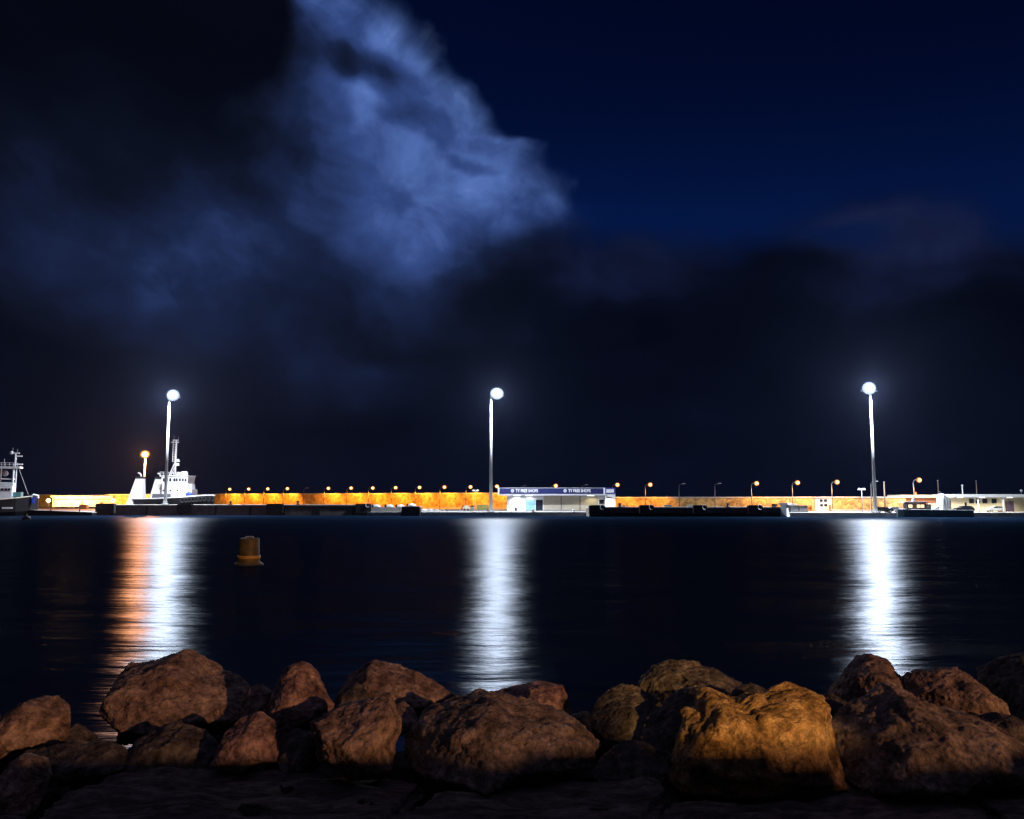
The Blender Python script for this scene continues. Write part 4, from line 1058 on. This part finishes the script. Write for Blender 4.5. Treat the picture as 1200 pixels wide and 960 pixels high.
def rock(outline, Y, label, mat=ROCK, T=None, seed=0, sub=5, lean=.35, facets=12, amp=.05, fmin=.5, pw=.7, nf=120):
    pts = [W(x, y, Y) for x, y in outline]
    c = Vector((0, 0, 0)); A2 = 0
    for a, b in zip(pts, pts[1:]+pts[:1]):
        cr = a.x*b.z-b.x*a.z; A2 += cr; c.x += (a.x+b.x)*cr; c.z += (a.z+b.z)*cr
    c.x /= 3*A2; c.z /= 3*A2; c.y = Y
    poly = [(p.x-c.x, p.z-c.z) for p in pts]
    NA = 240; rad = []
    for i in range(NA):
        th = 2*math.pi*i/NA; dx, dz = math.cos(th), math.sin(th); best = .05
        for (ax, az), (bx2, bz2) in zip(poly, poly[1:]+poly[:1]):
            ex, ez = bx2-ax, bz2-az; den = dx*ez-dz*ex
            if abs(den) < 1e-9: continue
            tt = (ax*ez-az*ex)/den; uu = (ax*dz-az*dx)/den
            if tt > 0 and -1e-6 <= uu <= 1+1e-6: best = max(best, tt)
        rad.append(best)
    for _ in range(2): rad = [(rad[i-1]+2*rad[i]+rad[(i+1) % NA])/4 for i in range(NA)]
    rad = [r_*1.02 for r_ in rad]; size = sum(rad)/NA
    T = T or size*1.0
    rnd = random.Random(seed*7+3)
    bm = bmesh.new(); bmesh.ops.create_icosphere(bm, subdivisions=5, radius=1)
    planes = []
    for k in range(facets+2):
        n = Vector((rnd.uniform(-1, 1), -rnd.uniform(.3, 1), rnd.uniform(-.7, 1))).normalized()
        planes.append((n, rnd.uniform(fmin-.06, .86)))
    off = Vector((seed*13.7, seed*5.1, seed*2.3))
    for v in bm.verts:
        q_ = v.co.copy()
        for n, d in planes:
            e = q_.dot(n)
            if e > d: q_ -= n*(e-d)*.95
        rho = math.hypot(q_.x, q_.z); th = math.atan2(q_.z, q_.x)
        f = (th/(2*math.pi) % 1)*NA; i0 = int(f) % NA; g = f-int(f)
        rr = rad[i0]*(1-g)+rad[(i0+1) % NA]*g
        k = rho**pw
        yy = math.copysign(abs(q_.y)**.85, q_.y)*T
        x, z = rr*k*math.cos(th), rr*k*math.sin(th)
        v.co = Vector((x, yy+lean*z, z))
    bm.normal_update()
    for v in bm.verts:
        p = v.co/size+off; d = noise.fractal(p*1.3, .9, 2.0, 3)*.5
        for fs, am in ((1.3, 1.5), (2.8, .95)):
            q_ = p*fs+noise.noise_vector(p*fs*.7)*.2
            c0 = noise.voronoi(q_)[1][0]; hv = noise.cell_vector(c0*3.7+off)-Vector((.5, .5, .5))
            d += (hv.x*.6+(q_-c0).dot(hv)*1.25)*am
        v.co += v.normal*d*amp*1.25*size
    # break the lump into flat faces, soften the arrises, then roughen them
    m0 = bpy.data.meshes.new('boulder_base'); bm.to_mesh(m0); bm.free()
    t0_ = bpy.data.objects.new('boulder_base', m0); col.objects.link(t0_)
    md_ = t0_.modifiers.new('facets', 'DECIMATE'); md_.ratio = min(1, nf/len(m0.polygons))
    me = bpy.data.meshes.new_from_object(t0_.evaluated_get(bpy.context.evaluated_depsgraph_get()))
    bpy.data.objects.remove(t0_); bpy.data.meshes.remove(m0); me.name = 'boulder'
    bm = bmesh.new(); bm.from_mesh(me)
    bmesh.ops.bevel(bm, geom=bm.edges[:], offset=.022*size, segments=1, affect='EDGES', clamp_overlap=True)
    bmesh.ops.triangulate(bm, faces=bm.faces[:])
    lim = size*(.042 if sub > 5 else .065)
    for _ in range(6):
        lng = [e for e in bm.edges if e.calc_length() > lim]
        if not lng or len(bm.verts) > 30000: break
        bmesh.ops.subdivide_edges(bm, edges=lng, cuts=1)
        bmesh.ops.triangulate(bm, faces=[f_ for f_ in bm.faces if len(f_.verts) > 3])
    bm.normal_update()
    for v in bm.verts:
        p = v.co/size+off
        d = noise.fractal(p*3.2, .8, 2.1, 4)*.028+noise.fractal(p*10, .75, 2.1, 5)*.020
        q_ = p*5.5+noise.noise_vector(p*4)*.25
        c0 = noise.voronoi(q_)[1][0]; hv = noise.cell_vector(c0*3.1+off)-Vector((.5, .5, .5))
        d += (hv.x*.4+(q_-c0).dot(hv)*1.1)*.045
        v.co += v.normal*d*size
    bm.to_mesh(me); bm.free()
    me.materials.clear(); me.materials.append(mat)
    for p_ in me.polygons: p_.use_smooth = True
    o = bpy.data.objects.new('boulder', me); col.objects.link(o); o.location = c
    tag(o, label, 'boulder', 'boulders of the rock breakwater')
    return o

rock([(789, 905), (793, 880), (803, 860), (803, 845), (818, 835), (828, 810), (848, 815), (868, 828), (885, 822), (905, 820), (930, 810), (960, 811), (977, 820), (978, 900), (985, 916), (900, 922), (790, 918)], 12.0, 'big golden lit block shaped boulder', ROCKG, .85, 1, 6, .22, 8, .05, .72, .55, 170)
rock([(980, 918), (978, 880), (990, 858), (1020, 840), (1048, 828), (1065, 812), (1090, 822), (1115, 838), (1150, 843), (1200, 858), (1230, 890), (1200, 922), (1100, 924), (1000, 922)], 12.0, 'largest boulder at the lower right, with a peaked ridge', ROCKB, 1.1, 2, 6, .55, 16, .06)
rock([(360, 900), (362, 850), (385, 835), (420, 828), (450, 819), (462, 838), (469, 860), (461, 880), (460, 908), (400, 910)], 12.2, 'squarish brown lit boulder left of the long centre boulder', ROCK, .8, 3, 6, .3, 12, .055)
rock([(464, 908), (470, 870), (485, 845), (515, 830), (555, 819), (600, 832), (650, 845), (690, 860), (712, 882), (705, 908), (600, 914), (500, 914)], 12.4, 'long low wedge shaped boulder at the centre of the front row', ROCKB, 1.2, 4, 6, .55, 14, .05)
rock([(248, 893), (255, 868), (275, 848), (297, 839), (315, 850), (324, 870), (332, 895), (290, 902)], 12.6, 'small boulder with a smooth lit face and ochre stain in the left front row', ROCKP, .5, 5, 5, .3, 9, .04)
rock([(-30, 885), (-15, 840), (20, 825), (50, 821), (68, 838), (73, 860), (60, 888), (20, 894)], 13.5, 'brown boulder at the left edge above the dark low rocks', ROCK, .7, 6, 6, .3)
rock([(101, 822), (102, 800), (115, 785), (150, 779), (195, 775), (235, 789), (262, 805), (290, 818), (312, 832), (305, 852), (270, 866), (200, 874), (150, 870), (118, 845)], 15, 'large flat topped boulder overhanging the water at the left', ROCK, 1.3, 7, 6, .75, 14, .06)
rock([(308, 855), (316, 800), (324, 785), (350, 780), (362, 789), (371, 805), (390, 832), (385, 850), (350, 866), (318, 864)], 14, 'upright boulder standing right of the large flat topped one', ROCKP, .7, 8, 6, .35)
rock([(382, 828), (394, 800), (430, 780), (460, 785), (500, 799), (537, 822), (525, 838), (470, 846), (400, 846)], 15, 'rounded boulder behind the squarish brown one, with a lit right slope', ROCK, .9, 9, 6, .5)
rock([(540, 830), (580, 815), (630, 806), (660, 809), (672, 828), (678, 845), (640, 856), (570, 852)], 14, 'speckled low boulder on the water side behind the long centre one', ROCKP, .8, 10, 6, .45)
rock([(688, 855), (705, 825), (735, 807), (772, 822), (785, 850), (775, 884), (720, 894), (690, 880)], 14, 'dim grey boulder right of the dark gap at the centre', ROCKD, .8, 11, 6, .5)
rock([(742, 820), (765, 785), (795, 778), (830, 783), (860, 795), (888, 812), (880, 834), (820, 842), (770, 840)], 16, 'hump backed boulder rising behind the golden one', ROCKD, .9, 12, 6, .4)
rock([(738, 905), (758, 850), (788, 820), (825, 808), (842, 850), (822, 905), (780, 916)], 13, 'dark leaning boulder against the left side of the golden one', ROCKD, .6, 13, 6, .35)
rock([(972, 858), (983, 815), (1005, 790), (1030, 775), (1050, 777), (1070, 797), (1082, 812), (1085, 842), (1030, 858), (990, 866)], 14.6, 'rounded boulder at the end of the right light streak, lit on its right', ROCK, .9, 14, 6, .4)
rock([(1066, 856), (1074, 796), (1100, 790), (1140, 788), (1165, 800), (1180, 820), (1192, 850), (1150, 862)], 14, 'boulder with a steep lit right face behind the lower right one', ROCK, .8, 15, 6, .35)
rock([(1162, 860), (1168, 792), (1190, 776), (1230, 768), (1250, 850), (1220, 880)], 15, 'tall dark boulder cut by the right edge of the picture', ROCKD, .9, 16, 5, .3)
sm = [((278, 842), (288, 808), (305, 804), (318, 815), (318, 846), (295, 850), 14.6, 'small dim boulder wedged between the flat topped and the upright ones', ROCK),
      ((452, 856), (458, 830), (472, 823), (488, 836), (490, 856), (470, 864), 13.4, 'small boulder in the cleft behind the squarish and long centre ones', ROCK),
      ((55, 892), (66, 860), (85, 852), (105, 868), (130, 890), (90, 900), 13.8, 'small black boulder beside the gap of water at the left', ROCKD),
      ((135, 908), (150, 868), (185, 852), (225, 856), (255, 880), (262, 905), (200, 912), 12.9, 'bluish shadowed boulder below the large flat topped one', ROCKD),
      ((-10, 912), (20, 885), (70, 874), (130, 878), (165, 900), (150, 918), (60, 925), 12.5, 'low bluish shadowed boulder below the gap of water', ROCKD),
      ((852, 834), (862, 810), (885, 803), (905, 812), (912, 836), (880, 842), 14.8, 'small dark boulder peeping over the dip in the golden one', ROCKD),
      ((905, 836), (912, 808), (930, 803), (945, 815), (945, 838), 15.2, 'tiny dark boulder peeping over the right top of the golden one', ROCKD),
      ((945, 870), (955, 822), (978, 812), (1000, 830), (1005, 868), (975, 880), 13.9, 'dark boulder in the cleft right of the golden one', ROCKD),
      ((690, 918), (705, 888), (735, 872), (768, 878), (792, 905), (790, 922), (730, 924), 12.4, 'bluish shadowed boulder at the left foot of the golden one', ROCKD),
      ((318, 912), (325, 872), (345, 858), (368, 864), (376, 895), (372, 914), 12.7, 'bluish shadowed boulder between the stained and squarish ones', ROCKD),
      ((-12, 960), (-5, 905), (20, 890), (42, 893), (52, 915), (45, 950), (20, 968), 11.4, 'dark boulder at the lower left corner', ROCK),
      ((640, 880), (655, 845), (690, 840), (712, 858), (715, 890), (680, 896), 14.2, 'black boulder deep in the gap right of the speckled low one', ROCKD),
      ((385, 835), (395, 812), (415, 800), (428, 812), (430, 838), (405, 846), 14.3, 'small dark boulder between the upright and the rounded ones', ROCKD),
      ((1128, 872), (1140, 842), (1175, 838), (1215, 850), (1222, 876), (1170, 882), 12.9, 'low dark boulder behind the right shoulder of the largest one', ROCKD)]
for i, s in enumerate(sm):
    rock(list(s[:-3]), s[-3], s[-2], s[-1], None, 20+i, 5, .35, 10, .06)

# the breakwater goes on past both edges of the picture
for i, (x0, dx, dy, Y_, lab, mt) in enumerate(((1235, 150, 95, 13.0, 'brown boulder on the breakwater just past the right edge', ROCKB), (1330, 170, 110, 14.2, 'big pinkish boulder on the breakwater past the right edge', ROCKP), (1450, 180, 100, 12.8, 'rightmost boulder of the breakwater, far past the right edge', ROCK),
        (-150, 150, 95, 13.2, 'brown boulder on the breakwater just past the left edge', ROCK), (-270, 170, 110, 14.4, 'big grey brown boulder on the breakwater past the left edge', ROCKB), (-400, 170, 100, 13.0, 'leftmost boulder of the breakwater, far past the left edge', ROCKP))):
    yb = 905
    rock([(x0, yb), (x0+dx*.06, yb-dy*.5), (x0+dx*.3, yb-dy*.95), (x0+dx*.62, yb-dy), (x0+dx*.9, yb-dy*.6), (x0+dx, yb), (x0+dx*.5, yb+8)], Y_, lab, mt, None, 60+i, 5, .35, 12, .06)

# flat slabs along the bottom, seen from above
def flat(poly_px, z, label, seed, depth=.9, tilt=0, n=3):
    pl = [onplane(x, y, z) for x, y in poly_px]
    c = sum(pl, Vector())/len(pl)
    bm = bmesh.new()
    vs = [bm.verts.new((p.x-c.x, p.y-c.y, 0)) for p in pl]
    f = bm.faces.new(vs)
    r = bmesh.ops.extrude_face_region(bm, geom=[f])
    for v in r['geom']:
        if isinstance(v, bmesh.types.BMVert): v.co.z -= depth; v.co.xy *= 1.06
    bmesh.ops.recalc_face_normals(bm, faces=bm.faces[:])
    bmesh.ops.bevel(bm, geom=bm.edges[:], offset=.09, segments=2, affect='EDGES')
    bmesh.ops.triangulate(bm, faces=bm.faces[:])
    for _ in range(7):
        long = [e for e in bm.edges if e.calc_length() > .09]
        if not long: break
        bmesh.ops.subdivide_edges(bm, edges=long, cuts=1)
        bmesh.ops.triangulate(bm, faces=[f_ for f_ in bm.faces if len(f_.verts) > 3])
        if len(bm.verts) > 26000: break
    bm.normal_update(); off = Vector((seed*3.3, seed*7.7, 0))
    for v in bm.verts:
        p = v.co+off
        d = noise.fractal(Vector((p.x*.5, p.y*1.3, p.z)), .9, 2, 5)*.11+noise.ridged_multi_fractal(Vector((p.x*1.2+p.y*.5, p.y*3.2, p.z*2)), .9, 2.1, 4, 1, 2)*.03
        v.co += v.normal*d
        v.co.z += v.co.x*tilt
    me = bpy.data.meshes.new('flat_rock'); bm.to_mesh(me); bm.free(); me.materials.append(SLAB)
    for p_ in me.polygons: p_.use_smooth = True
    o = bpy.data.objects.new('flat_rock', me); col.objects.link(o); o.location = c
    tag(o, label, 'flat rock', 'flat rocks along the bottom')
flat([(20, 1010), (60, 938), (130, 910), (178, 898), (300, 902), (455, 912), (500, 918), (440, 975), (400, 1010)], .62, 'broad dark flat rock along the bottom left', 1)
flat([(430, 1010), (470, 962), (545, 916), (640, 913), (768, 917), (785, 926), (742, 975), (720, 1010)], .66, 'streaked flat rock at the bottom centre', 2)
flat([(735, 1010), (765, 968), (792, 930), (860, 926), (1000, 927), (1120, 932), (1160, 950), (1150, 1010)], .60, 'dark flat rock along the bottom right below the golden boulder', 3)
flat([(1160, 1010), (1168, 955), (1130, 930), (1210, 922), (1300, 930), (1300, 1010)], .64, 'rough dark flat rock in the lower right corner', 4)
flat([(-90, 1010), (-70, 960), (0, 950), (40, 965), (20, 1010)], .55, 'dark flat rock in the lower left corner', 5)

# promenade behind the camera: parapet, paving and the lamps that light the rocks
tag(MB().span((-30, -12, 1.0), (30, 1.15, 2.6)).build('promenade', conc), 'paved promenade behind the rocks', None, kind='structure')
t = thing('parapet_wall', (0, 1.32, 0), 'concrete parapet between the promenade and the rocks', 'wall')
MB().span((-30, -.16, -.2), (30, .16, 3.5)).build('parapet', conc, t)
m = MB(); rp = random.Random(4); x = -30
while x < 30:
    wd_ = rp.uniform(.5, 1.9); m.span((x+.01, -.2, 3.503), (x+wd_-.01, .2, 3.5+(.36 if 4 < x+wd_ and x < 7.5 else rp.choice((.12, .2, .3, .38, .44))))); x += wd_
m.build('coping', conc, t)  # unseen; uneven heights shaped to break up the shadow line on the rocks
def added_lamp(name, loc, h, label, cat, color, power, aim=None, cone=None, lens=None, blend=.6):
    t = thing(name, loc, label, cat)
    MB().lathe([(.16, 0), (.16, .3), (.07, .36), (.05, h-.1)], n=12).build('pole', darkm, t, True)
    hd = MB().lathe([(.08, h-.12), (.24, h-.02), (.2, h+.22), (.03, h+.3)], n=16).build('lamp_head', darkm, t, True)
    MB().ball((0, .18, h-.1), .12, (1, 1, .7)).build('lens', lens, hd, True)
    p = Vector((0, .45, h-.12))
    if aim:
        d = (Vector(aim)-(Vector(loc)+p)).normalized()
        light(t, p, power, color, .06, 'SPOT', (-d).to_track_quat('Z', 'Y').to_euler(), cone, blend)
    else: light(t, p, power, color, .12)
added_lamp('added_boulder_spot', (6.5, -2.6, 2.6), 2.32, 'added warm spot lamp behind the camera standing in for a torch on the golden boulder', 'floodlight', (1.0, .55, .17), 22000, aim=W(893, 852, 12.0), cone=R(11.5), lens=L_FLOOD, blend=.8)  # unseen lamp added for the torch-like light on this one boulder
loc = Vector((54, -45, 1.0)); h = 15.4
t = thing('promenade_mast', loc, 'tall sodium lamp mast far behind the camera on the shore', 'lamp post')
MB().lathe([(.4, 0), (.34, h*.5), (.22, h)], n=14).build('pole', steel, t, True)
hd = MB().box((0, 0, h+.25), (1.6, .6, .5)).build('lamp_head', darkm, t, bevel=.05)
MB().box((0, .33, h+.2), (1.4, .05, .36)).build('lens', L_ORTALL, hd)
d = (Vector((0, 16, 1))-(loc+Vector((0, .6, h)))).normalized()
light(t, (0, .6, h), 215000, (1.0, .49, .235), .5, 'SPOT', (-d).to_track_quat('Z', 'Y').to_euler(), R(50), .6)
tag(MB().span((-90, -90, -2.0), (90, -12.02, 1.0)).build('shore_ground', conc), 'paved shore behind the promenade', None, kind='structure')

# =================================================================== AIR
m = bpy.data.materials.new('night_haze'); m.use_nodes = True
ntv = m.node_tree; ntv.nodes.clear()
o = ntv.nodes.new('ShaderNodeOutputMaterial'); v = ntv.nodes.new('ShaderNodeVolumePrincipled')
v.inputs['Color'].default_value = (.52, .62, 1.0, 1); v.inputs['Density'].default_value = .000021; v.inputs['Anisotropy'].default_value = .85
ntv.links.new(v.outputs[0], o.inputs['Volume'])
hz = MB().span((-660, -95, -3.5), (660, 540, 60)).build('haze', m)
tag(hz, 'thin night haze over the harbour', None, kind='stuff')

# =================================================================== render
sc.view_settings.view_transform = 'Standard'; sc.view_settings.look = 'None'
sc.view_settings.exposure = 0; sc.view_settings.gamma = 1
sc.render.engine = 'CYCLES'
c = sc.cycles
c.use_denoising = True; c.denoiser = 'OPENIMAGEDENOISE'
c.max_bounces = 5; c.diffuse_bounces = 2; c.glossy_bounces = 3; c.transmission_bounces = 3; c.volume_bounces = 0; c.transparent_max_bounces = 6
c.sample_clamp_indirect = 4; c.sample_clamp_direct = 0
c.use_light_tree = True
c.caustics_reflective = False; c.caustics_refractive = False
c.use_adaptive_sampling = True; c.adaptive_threshold = .01
